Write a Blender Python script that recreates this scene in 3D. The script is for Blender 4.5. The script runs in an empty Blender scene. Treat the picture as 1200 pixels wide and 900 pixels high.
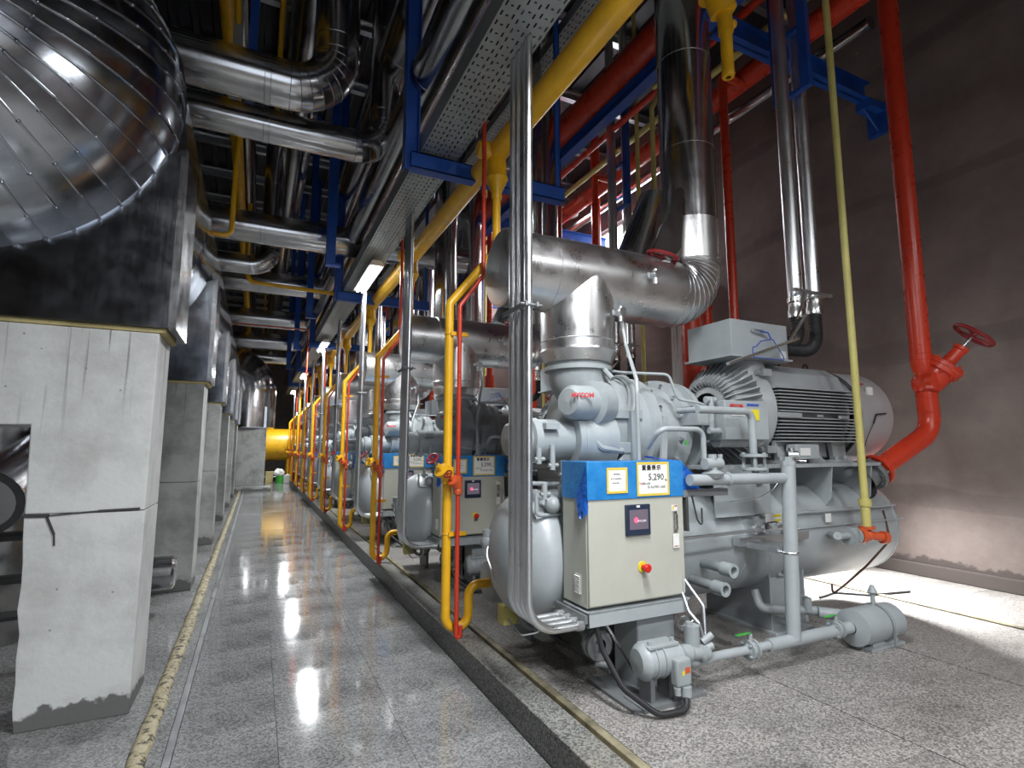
import bpy, bmesh, math, random
from mathutils import Vector, Matrix
random.seed(7)
C = bpy.context.scene
COL = C.collection
# ------------------------------------------------------------------ camera
cam = bpy.data.cameras.new('camera'); cam_o = bpy.data.objects.new('camera', cam); COL.objects.link(cam_o)
cam.sensor_width = 36; cam.lens = 18.6; cam.clip_start = 0.05; cam.clip_end = 200
cam_o.location = (0, 0, 1.5)
cam_o.rotation_euler = (math.pi/2 + math.atan(75/620), 0, -math.atan(300/math.hypot(620, 75)))
C.camera = cam_o
# ------------------------------------------------------------------ world, exposure
W = bpy.data.worlds.new('world'); C.world = W; W.use_nodes = True
W.node_tree.nodes['Background'].inputs[0].default_value = (0.80, 0.88, 1.0, 1)
W.node_tree.nodes['Background'].inputs[1].default_value = 2.5
C.view_settings.view_transform = 'Standard'; C.view_settings.look = 'None'
C.view_settings.gamma = 1; C.view_settings.exposure = 0.0; C.view_settings.use_curve_mapping = False
LAMP_Y = [-4.4, 1.2, 7.4, 13.0, 18.6, 24.2]
LAMP_W = 150
DU = 2.68          # spacing of the compressor bays
FZ = 0.08          # machine floor level
PI = math.pi
# ------------------------------------------------------------------ lights other than the lamps themselves
def area(name, loc, direction, sx, sy, w, col=(1, 1, 1)):
    l = bpy.data.lights.new(name, 'AREA'); l.shape = 'RECTANGLE'; l.size = sx; l.size_y = sy; l.energy = w; l.color = col
    o = bpy.data.objects.new(name, l); COL.objects.link(o); o.location = loc
    o.rotation_euler = Vector(direction).to_track_quat('-Z', 'Y').to_euler(); return o

# ------------------------------------------------------------------ materials
def nt(name):
    m = bpy.data.materials.new(name); m.use_nodes = True
    return m, m.node_tree.nodes, m.node_tree.links, m.node_tree.nodes['Principled BSDF']
def texco(N, L, scale=(1, 1, 1)):
    t = N.new('ShaderNodeTexCoord'); mp = N.new('ShaderNodeMapping'); mp.inputs['Scale'].default_value = scale
    L.new(t.outputs['Object'], mp.inputs[0]); return mp.outputs[0]
def noise(N, L, v, s, d=4, r=.6):
    n = N.new('ShaderNodeTexNoise'); n.inputs['Scale'].default_value = s; n.inputs['Detail'].default_value = d
    n.inputs['Roughness'].default_value = r; L.new(v, n.inputs['Vector']); return n
def ramp(N, L, f, stops):
    r = N.new('ShaderNodeValToRGB'); e = r.color_ramp.elements
    while len(e) < len(stops): e.new(.5)
    for q, (p, c) in zip(e, stops):
        q.position = p; q.color = (c, c, c, 1) if isinstance(c, (int, float)) else (*c, 1)
    L.new(f, r.inputs[0]); return r.outputs[0]
def bump(N, L, b, h, s, dist=.01):
    u = N.new('ShaderNodeBump'); u.inputs['Strength'].default_value = s; u.inputs['Distance'].default_value = dist
    L.new(h, u.inputs['Height']); L.new(u.outputs[0], b.inputs['Normal'])
def mixc(N, L, f, a, b_, mode='MIX'):
    x = N.new('ShaderNodeMix'); x.data_type = 'RGBA'; x.blend_type = mode
    if isinstance(f, (int, float)): x.inputs[0].default_value = f
    else: L.new(f, x.inputs[0])
    for i, v in ((6, a), (7, b_)):
        if isinstance(v, tuple): x.inputs[i].default_value = (*v, 1)
        else: L.new(v, x.inputs[i])
    return x.outputs[2]
def paint(name, col, rough=.35, wear=.12, metal=0, bs=.03):
    m, N, L, b = nt(name); v = texco(N, L)
    n = noise(N, L, v, 6, 5); dark = tuple(c*(1-wear*1.6) for c in col); lite = tuple(min(1, c*(1+wear*.6)) for c in col)
    L.new(ramp(N, L, n.outputs[0], [(.3, dark), (.65, lite)]), b.inputs['Base Color'])
    n2 = noise(N, L, v, 22, 3)
    L.new(ramp(N, L, n.outputs[0], [(.3, max(.05, rough-.04)), (.7, rough+.07)]), b.inputs['Roughness'])
    b.inputs['Metallic'].default_value = metal
    if bs > .05: bump(N, L, b, n2.outputs[0], bs, .003)
    return m
def cladding(name, col=(.62, .63, .64), rough=.2, wear=.15, dent=.03):
    """bright sheet metal: fine scratches, a few dull patches, very shallow dents"""
    m, N, L, b = nt(name); v = texco(N, L)
    b.inputs['Metallic'].default_value = 1
    n = noise(N, L, v, 1.3, 2, .5); n2 = noise(N, L, v, 5, 8, .7); sc = noise(N, L, texco(N, L, (60, 60, 2.5)), 1.5, 3)
    L.new(ramp(N, L, n2.outputs[0], [(.32, tuple(c*(1-wear) for c in col)), (.6, col)]), b.inputs['Base Color'])
    x = N.new('ShaderNodeMath'); x.operation = 'MULTIPLY_ADD'; L.new(sc.outputs[0], x.inputs[0]); x.inputs[1].default_value = .35; L.new(n2.outputs[0], x.inputs[2])
    L.new(ramp(N, L, x.outputs[0], [(.45, rough*.75), (.9, rough*1.45)]), b.inputs['Roughness'])
    bump(N, L, b, n.outputs[0], dent, .02); return m
M = {}
M['clad'] = cladding('aluminium_cladding', (.66, .66, .67), .17, .15, .12)
M['clad_new'] = cladding('satin_cladding', (.80, .80, .80), .30, .12, .12)
M['clad_old'] = cladding('weathered_cladding', (.46, .46, .47), .17, .22, .15)
M['clad_tank'] = cladding('tank_cladding', (.42, .445, .49), .15, .2, .12)
M['galv'] = cladding('galvanised_steel', (.74, .76, .78), .32, .08, .02)
M['tray'] = paint('galvanised_tray', (.34, .37, .37), .45, .1, .6)
M['grey'] = paint('machine_grey_paint', (.36, .39, .405), .33, .06, 0, .08)
M['grey_dk'] = paint('dark_grey_paint', (.17, .18, .185), .45, .1)
M['cast'] = paint('cast_grey_paint', (.33, .36, .37), .38, .08, 0, .12)
M['motor'] = paint('motor_grey_paint', (.33, .35, .36), .38, .06)
M['cowl'] = paint('fan_cowl_paint', (.40, .39, .40), .42, .05)
M['beige'] = paint('cabinet_beige', (.46, .46, .40), .42, .03, 0, .04)
M['blue'] = paint('blue_steel_paint', (.012, .075, .36), .38, .12)
M['yellow'] = paint('yellow_pipe_paint', (.76, .41, .012), .33, .1)
M['yellow_pale'] = paint('pale_yellow_paint', (.62, .55, .18), .4, .08)
M['red'] = paint('red_pipe_paint', (.56, .045, .018), .28, .03)
M['orange'] = paint('orange_red_paint', (.62, .10, .03), .35, .1)
M['wheel'] = paint('handwheel_red', (.24, .014, .018), .4, .15)
M['black'] = paint('black_rubber', (.018, .018, .02), .5, .2)
M['dark'] = paint('dark_iron', (.05, .05, .05), .5, .2)
M['steel'] = paint('bright_steel', (.6, .6, .6), .25, .1, 1)
M['white'] = paint('white_print', (.75, .75, .73), .6, .03)
M['paper'] = paint('white_paper', (.80, .80, .76), .6, .03)
M['tape'] = paint('yellow_tape', (.70, .52, .08), .4, .06)
M['ink'] = paint('black_ink', (.02, .02, .02), .7, 0)
M['inkred'] = paint('red_ink', (.45, .02, .03), .6, 0)
M['inkblue'] = paint('blue_ink', (.03, .08, .4), .6, 0)
M['yellow_lab'] = paint('yellow_label', (.75, .62, .03), .5, .03)
M['green'] = paint('green_lever', (.06, .42, .06), .4, .1)
M['estop'] = paint('stop_red', (.62, .02, .015), .3, .03)
M['rust'] = paint('rusty_brown', (.10, .05, .035), .7, .3)
def film():
    m, N, L, b = nt('blue_protective_film'); v = texco(N, L)
    n = noise(N, L, v, 9, 5)
    L.new(ramp(N, L, n.outputs[0], [(.35, (.015, .17, .46)), (.7, (.04, .25, .58))]), b.inputs['Base Color'])
    b.inputs['Roughness'].default_value = .22; bump(N, L, b, n.outputs[0], .5, .012); return m
M['film'] = film()
def film_loose():
    m, N, L, b = nt('loose_blue_film'); v = texco(N, L); n = noise(N, L, v, 14, 4)
    b.inputs['Base Color'].default_value = (.01, .12, .55, 1); b.inputs['Roughness'].default_value = .15
    b.inputs['Alpha'].default_value = .85
    bump(N, L, b, n.outputs[0], .8, .02); return m
M['film2'] = film_loose()
def concrete(name, a, b_, drips=False):
    m, N, L, b = nt(name); v = texco(N, L)
    n = noise(N, L, v, 2.2, 8, .65); n2 = noise(N, L, v, 30, 5)
    base = ramp(N, L, n.outputs[0], [(.33, a), (.56, b_)])
    pores = N.new('ShaderNodeTexVoronoi'); pores.inputs['Scale'].default_value = 9; L.new(v, pores.inputs['Vector'])
    pm = ramp(N, L, pores.outputs['Distance'], [(.035, .35), (.07, 1)])
    base = mixc(N, L, .8, base, pm, 'MULTIPLY')
    if drips:
        tc = N.new('ShaderNodeTexCoord'); sep = N.new('ShaderNodeSeparateXYZ'); L.new(tc.outputs['Object'], sep.inputs[0])
        v2 = texco(N, L, (16, 16, .45)); dn = noise(N, L, v2, 1.6, 3, .5)
        st = ramp(N, L, dn.outputs[0], [(.60, 0), (.66, .9)])
        z = N.new('ShaderNodeMapRange'); z.inputs[1].default_value = 1.45; z.inputs[2].default_value = 2.25
        L.new(sep.outputs[2], z.inputs[0])
        mm = N.new('ShaderNodeMath'); mm.operation = 'MULTIPLY'; L.new(st, mm.inputs[0]); L.new(z.outputs[0], mm.inputs[1])
        base = mixc(N, L, mm.outputs[0], base, (.16, .16, .155))
        # damp, dirty foot of its own ragged outline
        fn = noise(N, L, v, 5, 5); ad = N.new('ShaderNodeMath'); ad.operation = 'MULTIPLY_ADD'
        L.new(fn.outputs[0], ad.inputs[0]); ad.inputs[1].default_value = .34; L.new(sep.outputs[2], ad.inputs[2])
        ft = ramp(N, L, ad.outputs[0], [(.25, 1), (.27, 0)])
        base = mixc(N, L, ft, base, (.13, .13, .125))
    L.new(base, b.inputs['Base Color']); b.inputs['Roughness'].default_value = .85
    bump(N, L, b, n2.outputs[0], .35, .008); return m
M['conc'] = concrete('painted_concrete', (.44, .44, .43), (.60, .61, .60), True)
M['conc_grey'] = concrete('bare_concrete', (.20, .21, .20), (.38, .39, .375), True)
M['foam'] = concrete('crumbling_mortar', (.25, .2, .09), (.5, .42, .2))
def plaster():
    m, N, L, b = nt('brown_grey_plaster'); v = texco(N, L)
    n = noise(N, L, v, .9, 9, .65); n2 = noise(N, L, v, 9, 6)
    base = ramp(N, L, n.outputs[0], [(.3, (.115, .088, .078)), (.5, (.165, .132, .12)), (.68, (.22, .18, .165))])
    v2 = texco(N, L, (1, .35, 1)); wv = N.new('ShaderNodeTexWave'); wv.bands_direction = 'Z'; wv.inputs['Scale'].default_value = .22
    wv.inputs['Distortion'].default_value = 7; wv.inputs['Detail'].default_value = 5; L.new(v2, wv.inputs[0])
    tr = ramp(N, L, wv.outputs['Fac'], [(.0, .72), (.035, .8), (.05, 1)])
    base = mixc(N, L, .8, base, tr, 'MULTIPLY')
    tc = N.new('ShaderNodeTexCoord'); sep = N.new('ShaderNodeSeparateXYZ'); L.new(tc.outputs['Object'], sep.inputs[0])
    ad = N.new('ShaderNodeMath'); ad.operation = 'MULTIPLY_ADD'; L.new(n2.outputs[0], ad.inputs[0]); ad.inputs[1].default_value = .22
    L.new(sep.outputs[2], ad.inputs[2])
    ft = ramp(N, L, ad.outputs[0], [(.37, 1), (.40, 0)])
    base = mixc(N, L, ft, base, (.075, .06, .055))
    L.new(base, b.inputs['Base Color']); b.inputs['Roughness'].default_value = .8
    bump(N, L, b, n2.outputs[0], .3, .012); return m
M['plaster'] = plaster()
def granite(name, dark, mid, lite, rough=(.12, .4)):
    m, N, L, b = nt(name); v = texco(N, L)
    w = N.new('ShaderNodeTexVoronoi'); w.inputs['Scale'].default_value = 120; L.new(v, w.inputs['Vector'])
    sp = N.new('ShaderNodeSeparateColor'); L.new(w.outputs['Color'], sp.inputs[0])
    base = ramp(N, L, sp.outputs[0], [(.12, dark), (.45, mid), (.9, lite)])
    n = noise(N, L, v, .9, 7, .62)
    st = ramp(N, L, n.outputs[0], [(.34, .38), (.45, .75), (.60, 1)])
    base = mixc(N, L, .85, base, st, 'MULTIPLY')
    n3 = noise(N, L, v, 1.7, 5); wm = ramp(N, L, n3.outputs[0], [(.58, 0), (.75, .35)])
    base = mixc(N, L, wm, base, (.30, .25, .17))
    L.new(base, b.inputs['Base Color'])
    L.new(ramp(N, L, n.outputs[0], [(.35, rough[0]), (.62, rough[1])]), b.inputs['Roughness'])
    n2 = noise(N, L, v, 60, 3); bump(N, L, b, n2.outputs[0], .02, .003); return m
M['granite'] = granite('corridor_granite', (.16, .163, .163), (.25, .254, .254), (.36, .362, .36), (.05, .15))
M['granite_r'] = granite('machine_floor_granite', (.16, .15, .14), (.28, .27, .255), (.46, .435, .41), (.28, .5))
M['granite_dk'] = granite('kerb_granite', (.07, .07, .065), (.17, .17, .16), (.30, .30, .28), (.35, .6))
M['grout'] = paint('dark_joint', (.10, .09, .075), .8, .3)
M['gutter'] = paint('gutter_mortar', (.26, .23, .15), .7, .4)
def slotrope():
    m, N, L, b = nt('mortar_ridge'); v = texco(N, L); n = noise(N, L, v, 26, 5)
    L.new(ramp(N, L, n.outputs[0], [(.40, (.05, .045, .03)), (.47, (.36, .31, .19)), (.7, (.45, .40, .28))]), b.inputs['Base Color'])
    b.inputs['Roughness'].default_value = .6; bump(N, L, b, n.outputs[0], .8, .02); return m
M['ridge'] = slotrope()
M['deck'] = paint('roof_deck', (.045, .045, .048), .45, .2, .5)
M['wall_dk'] = paint('dark_far_wall', (.10, .085, .075), .7, .2)
def emit(name, col, s):
    m, N, L, b = nt(name); b.inputs['Base Color'].default_value = (*[c*.5 for c in col], 1)
    b.inputs['Emission Color'].default_value = (*col, 1); b.inputs['Emission Strength'].default_value = s; return m
M['tube'] = emit('fluorescent_tube', (.93, .97, 1), 22)
M['screen'] = emit('lit_screen', (.16, .13, .17), .55)
M['pink'] = emit('screen_pink', (.9, .12, .25), 1.0)
M['scrwhite'] = emit('screen_white', (.8, .7, .75), .8)
M['bezel'] = paint('dark_blue_bezel', (.02, .03, .06), .3, .05)
M['frost'] = emit('daylight_pane', (.95, .98, 1), 9)

# ------------------------------------------------------------------ mesh helpers
def V(*a): return Vector(a[0] if len(a) == 1 else a)
def frame(d):
    d = d.normalized(); a = Vector((0, 0, 1)) if abs(d.z) < .9 else Vector((0, 1, 0))
    u = d.cross(a).normalized(); w = u.cross(d).normalized(); return u, w
class MB:
    def __init__(s): s.v = []; s.f = []; s.m = []; s.cur = 0; s.marks = []
    def add(s, vs, fs):
        s.marks.append((len(s.v), len(s.f))); o = len(s.v); s.v += [tuple(x) for x in vs]; s.f += [tuple(i+o for i in f) for f in fs]; s.m += [s.cur]*len(fs); return s
    def box(s, a, b):
        x0, y0, z0 = a; x1, y1, z1 = b
        if x0 > x1: x0, x1 = x1, x0
        if y0 > y1: y0, y1 = y1, y0
        if z0 > z1: z0, z1 = z1, z0
        return s.add([(x0, y0, z0), (x1, y0, z0), (x1, y1, z0), (x0, y1, z0), (x0, y0, z1), (x1, y0, z1), (x1, y1, z1), (x0, y1, z1)],
            [(0, 3, 2, 1), (4, 5, 6, 7), (0, 1, 5, 4), (1, 2, 6, 5), (2, 3, 7, 6), (3, 0, 4, 7)])
    def bar(s, p0, p1, w, h, up=None):
        p0, p1 = V(p0), V(p1); d = p1-p0; u, n = frame(d)
        if up is not None:
            n = (V(up) - d*(V(up).dot(d)/d.dot(d))).normalized(); u = d.cross(n).normalized()
        vs = []
        for p in (p0, p1):
            for a, b in ((-1, -1), (1, -1), (1, 1), (-1, 1)): vs.append(p+u*a*w/2+n*b*h/2)
        return s.add(vs, [(0, 3, 2, 1), (4, 5, 6, 7), (0, 1, 5, 4), (1, 2, 6, 5), (2, 3, 7, 6), (3, 0, 4, 7)])
    def lathe(s, o, d, prof, n=24, caps=True, seg=None, a0=0, a1=2*PI):
        """profile = [(distance along d, radius)...]"""
        o, d = V(o), V(d).normalized(); u, w = frame(d); full = abs(a1-a0-2*PI) < 1e-6; k = n if full else n+1
        vs = []
        for t, r in prof:
            for i in range(k):
                a = a0+(a1-a0)*i/n; vs.append(o+d*t+(u*math.cos(a)+w*math.sin(a))*r)
        fs = []
        for j in range(len(prof)-1):
            for i in range(n):
                i2 = (i+1) % k; fs.append((j*k+i, j*k+i2, (j+1)*k+i2, (j+1)*k+i))
        s.add(vs, fs)
        if caps and full:
            base = len(s.v)-len(vs)
            if prof[0][1] > 1e-5: s.f.append(tuple(base+i for i in reversed(range(k)))); s.m.append(s.cur)
            if prof[-1][1] > 1e-5: s.f.append(tuple(base+(len(prof)-1)*k+i for i in range(k))); s.m.append(s.cur)
        return s
    def cyl(s, p0, p1, r, r1=None, n=20):
        p0, p1 = V(p0), V(p1); return s.lathe(p0, p1-p0, [(0, r), ((p1-p0).length, r if r1 is None else r1)], n)
    def sph(s, c, r, n=16, d=(0, 0, 1), sq=1):
        k = n//2; return s.lathe(c, d, [(-r*sq*math.cos(PI*i/k), max(1e-4, r*math.sin(PI*i/k))) for i in range(k+1)], n, False)
    def tube(s, pts, r, bend=0, n=14, step=6, rads=None, cap=True):
        P = [V(p) for p in pts]; path = [P[0]]; R = [rads[0] if rads else r]
        for i in range(1, len(P)-1):
            a, b, c = P[i-1], P[i], P[i+1]; d1 = (a-b).normalized(); d2 = (c-b).normalized()
            ang = d1.angle(d2)
            bb = bend[i-1] if isinstance(bend, (list, tuple)) else bend
            if bb <= 0 or ang > PI-.02: path.append(b); R.append(rads[i] if rads else r); continue
            t = min(bb/math.tan(ang/2), (a-b).length*.499, (c-b).length*.499); rr = t*math.tan(ang/2)
            cen = b+(d1+d2).normalized()*(rr/math.sin(ang/2)); s0 = b+d1*t-cen; s1 = b+d2*t-cen
            tot = s0.angle(s1); ax = s0.cross(s1).normalized(); q = step
            for j in range(q+1):
                path.append(cen+Matrix.Rotation(tot*j/q, 3, ax) @ s0)
                R.append((rads[i-1]*(1-j/q)+rads[i+1]*j/q) if rads else r)
        path.append(P[-1]); R.append(rads[-1] if rads else r)
        # parallel transport
        t0 = (path[1]-path[0]).normalized(); u, w = frame(t0); vs = []; L_ = len(path); prev = t0
        for i, p in enumerate(path):
            if i == 0: t = t0
            elif i == L_-1: t = (path[i]-path[i-1]).normalized()
            else: t = ((path[i]-path[i-1]).normalized()+(path[i+1]-path[i]).normalized()).normalized()
            q = prev.rotation_difference(t); u = q @ u; w = q @ w; prev = t
            k = 1.0
            if 0 < i < L_-1:
                cth = (path[i]-path[i-1]).normalized().dot(t); k = 1/max(.5, cth)
            for j in range(n):
                a = 2*PI*j/n; vs.append(p+(u*math.cos(a)+w*math.sin(a))*R[i])
        fs = [(i*n+j, i*n+(j+1) % n, (i+1)*n+(j+1) % n, (i+1)*n+j) for i in range(L_-1) for j in range(n)]
        if cap: fs.append(tuple(reversed(range(n)))); fs.append(tuple((L_-1)*n+j for j in range(n)))
        s.path = path; s.R = R
        return s.add(vs, fs)
    def torus(s, c, d, R, r, n=28, m=8):
        c, d = V(c), V(d).normalized(); u, w = frame(d); vs = []
        for i in range(n):
            a = 2*PI*i/n; e = u*math.cos(a)+w*math.sin(a)
            for j in range(m):
                b = 2*PI*j/m; vs.append(c+e*(R+r*math.cos(b))+d*r*math.sin(b))
        return s.add(vs, [(i*m+j, ((i+1) % n)*m+j, ((i+1) % n)*m+(j+1) % m, i*m+(j+1) % m) for i in range(n) for j in range(m)])
    def prism(s, poly, ax, a, b):
        """poly of 2D points extruded along axis ax ('x','y','z') from a to b"""
        def P(p, t): return {'x': (t, p[0], p[1]), 'y': (p[0], t, p[1]), 'z': (p[0], p[1], t)}[ax]
        n = len(poly); vs = [P(p, a) for p in poly]+[P(p, b) for p in poly]
        return s.add(vs, [tuple(reversed(range(n))), tuple(range(n, 2*n))]+[(i, (i+1) % n, n+(i+1) % n, n+i) for i in range(n)])
    def mesh(s, name, mat, sharp=35, bev=0):
        me = bpy.data.meshes.new(name); me.from_pydata(s.v, [], s.f)
        for x in (mat if isinstance(mat, (list, tuple)) else [mat]): me.materials.append(x)
        me.polygons.foreach_set('material_index', s.m)
        bm = bmesh.new(); bm.from_mesh(me); bmesh.ops.recalc_face_normals(bm, faces=bm.faces)
        if bev: 
            es = [e for e in bm.edges if len(e.link_faces) == 2 and e.calc_face_angle(0) > 1.0]
            bmesh.ops.bevel(bm, geom=es, offset=bev, segments=2, affect='EDGES', profile=.5)
        bm.to_mesh(me); bm.free()
        if bev: sharp = min(sharp, 20)
        me.polygons.foreach_set('use_smooth', [True]*len(me.polygons)); me.set_sharp_from_angle(angle=math.radians(sharp))
        return me
    def build(s, name, mat, parent=None, sharp=35, bev=0, label=None):
        o = bpy.data.objects.new(name, s.mesh(name, mat, sharp, bev)); COL.objects.link(o)
        if parent: o.parent = parent
        if label: o['label'] = label
        return o
def tag(o, label, cat, group=None, kind=None):
    if label: o['label'] = label
    if cat: o['category'] = cat
    if group: o['group'] = group
    if kind: o['kind'] = kind
    return o
def thing(name, label, cat, loc=(0, 0, 0), group=None):
    o = bpy.data.objects.new(name, None); COL.objects.link(o); o.location = loc; o.empty_display_size = .1
    return tag(o, label, cat, group)
def part(name, mb, mat, t, **k):
    """part of an Empty thing: world coordinates turned into the thing's frame"""
    L_ = V(t.location); p = t.parent
    while p: L_ += V(p.location); p = p.parent
    mb.v = [(x-L_.x, y-L_.y, z-L_.z) for x, y, z in mb.v]
    return mb.build(name, mat, t, **k)
def part_each(name, mb, mat, t, small=False, **k):
    """every shape gathered in mb becomes a part of its own"""
    ms = mb.marks+[(len(mb.v), len(mb.f))]; out = []
    for (v0, f0), (v1, f1) in zip(ms, ms[1:]):
        q = MB(); q.v = list(mb.v[v0:v1]); q.f = [tuple(i-v0 for i in f) for f in mb.f[f0:f1]]; q.m = [0]*len(q.f)
        o = part(name, q, mat, t, **k); out.append(o)
        if small: o['tiny'] = 1
    return out
def solo(name, mb, mat, label, cat, group=None, **k): return tag(mb.build(name, mat, **k), label, cat, group)
def struct(name, mb, mat, label=None, parent=None, **k):
    o = mb.build(name, mat, parent, **k); o['kind'] = 'structure'
    if label: o['label'] = label
    return o
def kids(o): return list(o.children)
def copy_tree(o, parent=None, skip=False):
    c = o.copy(); COL.objects.link(c); c.parent = parent
    for ch in kids(o):
        if skip and ch.get('tiny'): continue
        copy_tree(ch, c, skip)
    return c
def text(s_, size, mat, parent, loc, name='lettering', rot=(PI/2, 0, 0), align='CENTER', off=0.0):
    cu = bpy.data.curves.new(name, 'FONT'); cu.body = s_; cu.size = size; cu.align_x = align; cu.align_y = 'CENTER'
    cu.extrude = .0006; cu.resolution_u = 2; cu.offset = off
    o = bpy.data.objects.new(name, cu); COL.objects.link(o)
    bpy.context.view_layer.update()
    me = bpy.data.meshes.new_from_object(o.evaluated_get(bpy.context.evaluated_depsgraph_get()))
    bpy.data.objects.remove(o); bpy.data.curves.remove(cu)
    me.materials.clear(); me.materials.append(mat)
    p = bpy.data.objects.new(name, me); COL.objects.link(p); p.parent = parent
    L_ = V(parent.location); q = parent.parent
    while q: L_ += V(q.location); q = q.parent
    p.location = V(loc)-L_; p.rotation_euler = rot; p['tiny'] = 1
    return p
def handwheel(c, d, R, r, mat, name, t, spokes=3, hub=True):
    mb = MB(); c, d = V(c), V(d).normalized(); mb.torus(c, d, R, r); u, w = frame(d)
    for i in range(spokes):
        a = 2*PI*i/spokes+.4; mb.cyl(c-d*R*.10, c+(u*math.cos(a)+w*math.sin(a))*R, r*.7, n=8)
    mb.cyl(c-d*R*.16, c+d*R*.08, R*.16, n=12)
    return part(name, mb, mat, t)
ORD = ['nearest', 'second', 'third', 'fourth', 'fifth', 'sixth', 'seventh', 'eighth', 'ninth', 'tenth']
# ================================================================== STRUCTURE
XW, YF, YB, ZC = 6.8, 31.0, -6.0, 8.0; XL = -6.5
flo = struct('floor', MB().box((XL, YB, -.12), (1.34, YF, -.012)).box((1.66, YB, -.12), (XW, YF, FZ-.012)).box((1.34, YB, -.12), (1.66, YF, -.05)),
             M['grout'], 'wet-looking speckled granite slab floor with dark joints')
def slab_mesh(w, l, t, mat, b=.004): return MB().box((.0012, .0012, 0), (w-.0012, l-.0012, t)).mesh('slab', mat, 20)
xs = [-.29, .178, .78, 1.338]; rows_y = [3.39+.63*i for i in range(-7, 38)]
sm = {}
rest = MB(); nsl = 0
for i in range(3):
    w = xs[i+1]-xs[i]
    for y in rows_y:
        if y > 13: rest.box((xs[i]+.003, y+.003, -.02), (xs[i+1]-.003, y+.627, 0)); continue
        if i not in sm: sm[i] = slab_mesh(w, .63, .02, M['granite'])
        o = bpy.data.objects.new('slab', sm[i]); COL.objects.link(o); o.parent = flo
        o.location = (xs[i], y, -.02+random.uniform(-.0012, .0012)); o['kind'] = 'structure'; nsl += 1
# left side of the corridor: long slabs under the pillars
for ix in range(5):
    for iy in range(14):
        k = ('l', 0)
        if k not in sm: sm[k] = slab_mesh(1.2, 1.1, .02, M['granite'])
        o = bpy.data.objects.new('slab', sm[k]); COL.objects.link(o); o.parent = flo; o['kind'] = 'structure'
        o.location = (-.33-1.2*(ix+1), -1.2+1.1*iy, -.022+random.uniform(-.001, .001))
    rest.box((-.33-1.2*(ix+1), 14.2, -.022), (-.33-1.2*ix-.004, YF, -.002))
r2 = MB()
for ix in range(4):
    for iy in range(14):
        k = ('r', 0)
        if k not in sm: sm[k] = slab_mesh(1.27, 1.34, .02, M['granite_r'])
        o = bpy.data.objects.new('slab', sm[k]); COL.objects.link(o); o.parent = flo; o['kind'] = 'structure'
        o.location = (1.67+1.28*ix, -3.785+1.34*iy, FZ-.02+random.uniform(-.001, .001))
    r2.box((1.67+1.28*ix, 15, FZ-.02), (1.67+1.28*(ix+1)-.006, YF, FZ))
o = struct('far_slabs', rest, M['granite'], None, flo); o['kind'] = 'stuff'
o = struct('far_machine_slabs', r2, M['granite_r'], None, flo); o['kind'] = 'stuff'
# kerb in stones
kerb = struct('trim_1', MB().box((1.343, YB, -.05), (1.502, YF, .10)), M['grout'], 'raised granite kerb between corridor and machines')
km = MB().box((0, .002, 0), (.162, 1.338, .213)).mesh('kerb_stone', M['granite_dk'], 35, .006)
for i in range(26):
    y = -2.44+1.34*i
    if y > YF-1.4: break
    o = bpy.data.objects.new('kerb_stone', km); COL.objects.link(o); o.parent = kerb; o.location = (1.341, y, -.05+random.uniform(-.001, .001)); o['kind'] = 'structure'
struct('trim_2', MB().box((1.503, YB, -.05), (1.668, YF, .05)).box((1.503, YB, .05), (1.545, YF, .095)).box((1.62, YB, .05), (1.667, YF, .085)), M['gutter'], 'mortar-lined gutter channel behind the kerb', bev=.006)
# metal edge strip and mortar ridge on the left
struct('trim_3', MB().box((-.325, YB, -.01), (-.292, 27, .012)), M['galv'], 'thin metal edge strip along the corridor slabs')
rg = MB(); pts = []
yy = -4
vs = []; k = 9
while yy < 27:
    a = .040+.008*random.random(); h = .026+.008*random.random(); xo = -.44+random.uniform(-.006, .006)
    vs.append([(xo+a*math.cos(PI*j/(k-1)), yy, h*math.sin(PI*j/(k-1))) for j in range(k)]); yy += .12
flat = [p for r_ in vs for p in r_]
rg.add(flat, [(i*k+j, i*k+j+1, (i+1)*k+j+1, (i+1)*k+j) for i in range(len(vs)-1) for j in range(k-1)])
struct('trim_4', rg, M['ridge'], 'rough tan mortar ridge running along the pillar feet')
struct('trim_5', MB().box((5.5, YB, FZ-.01), (5.56, YF, FZ+.012)), M['gutter'], 'narrow tan joint line in the floor by the right wall')
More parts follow.
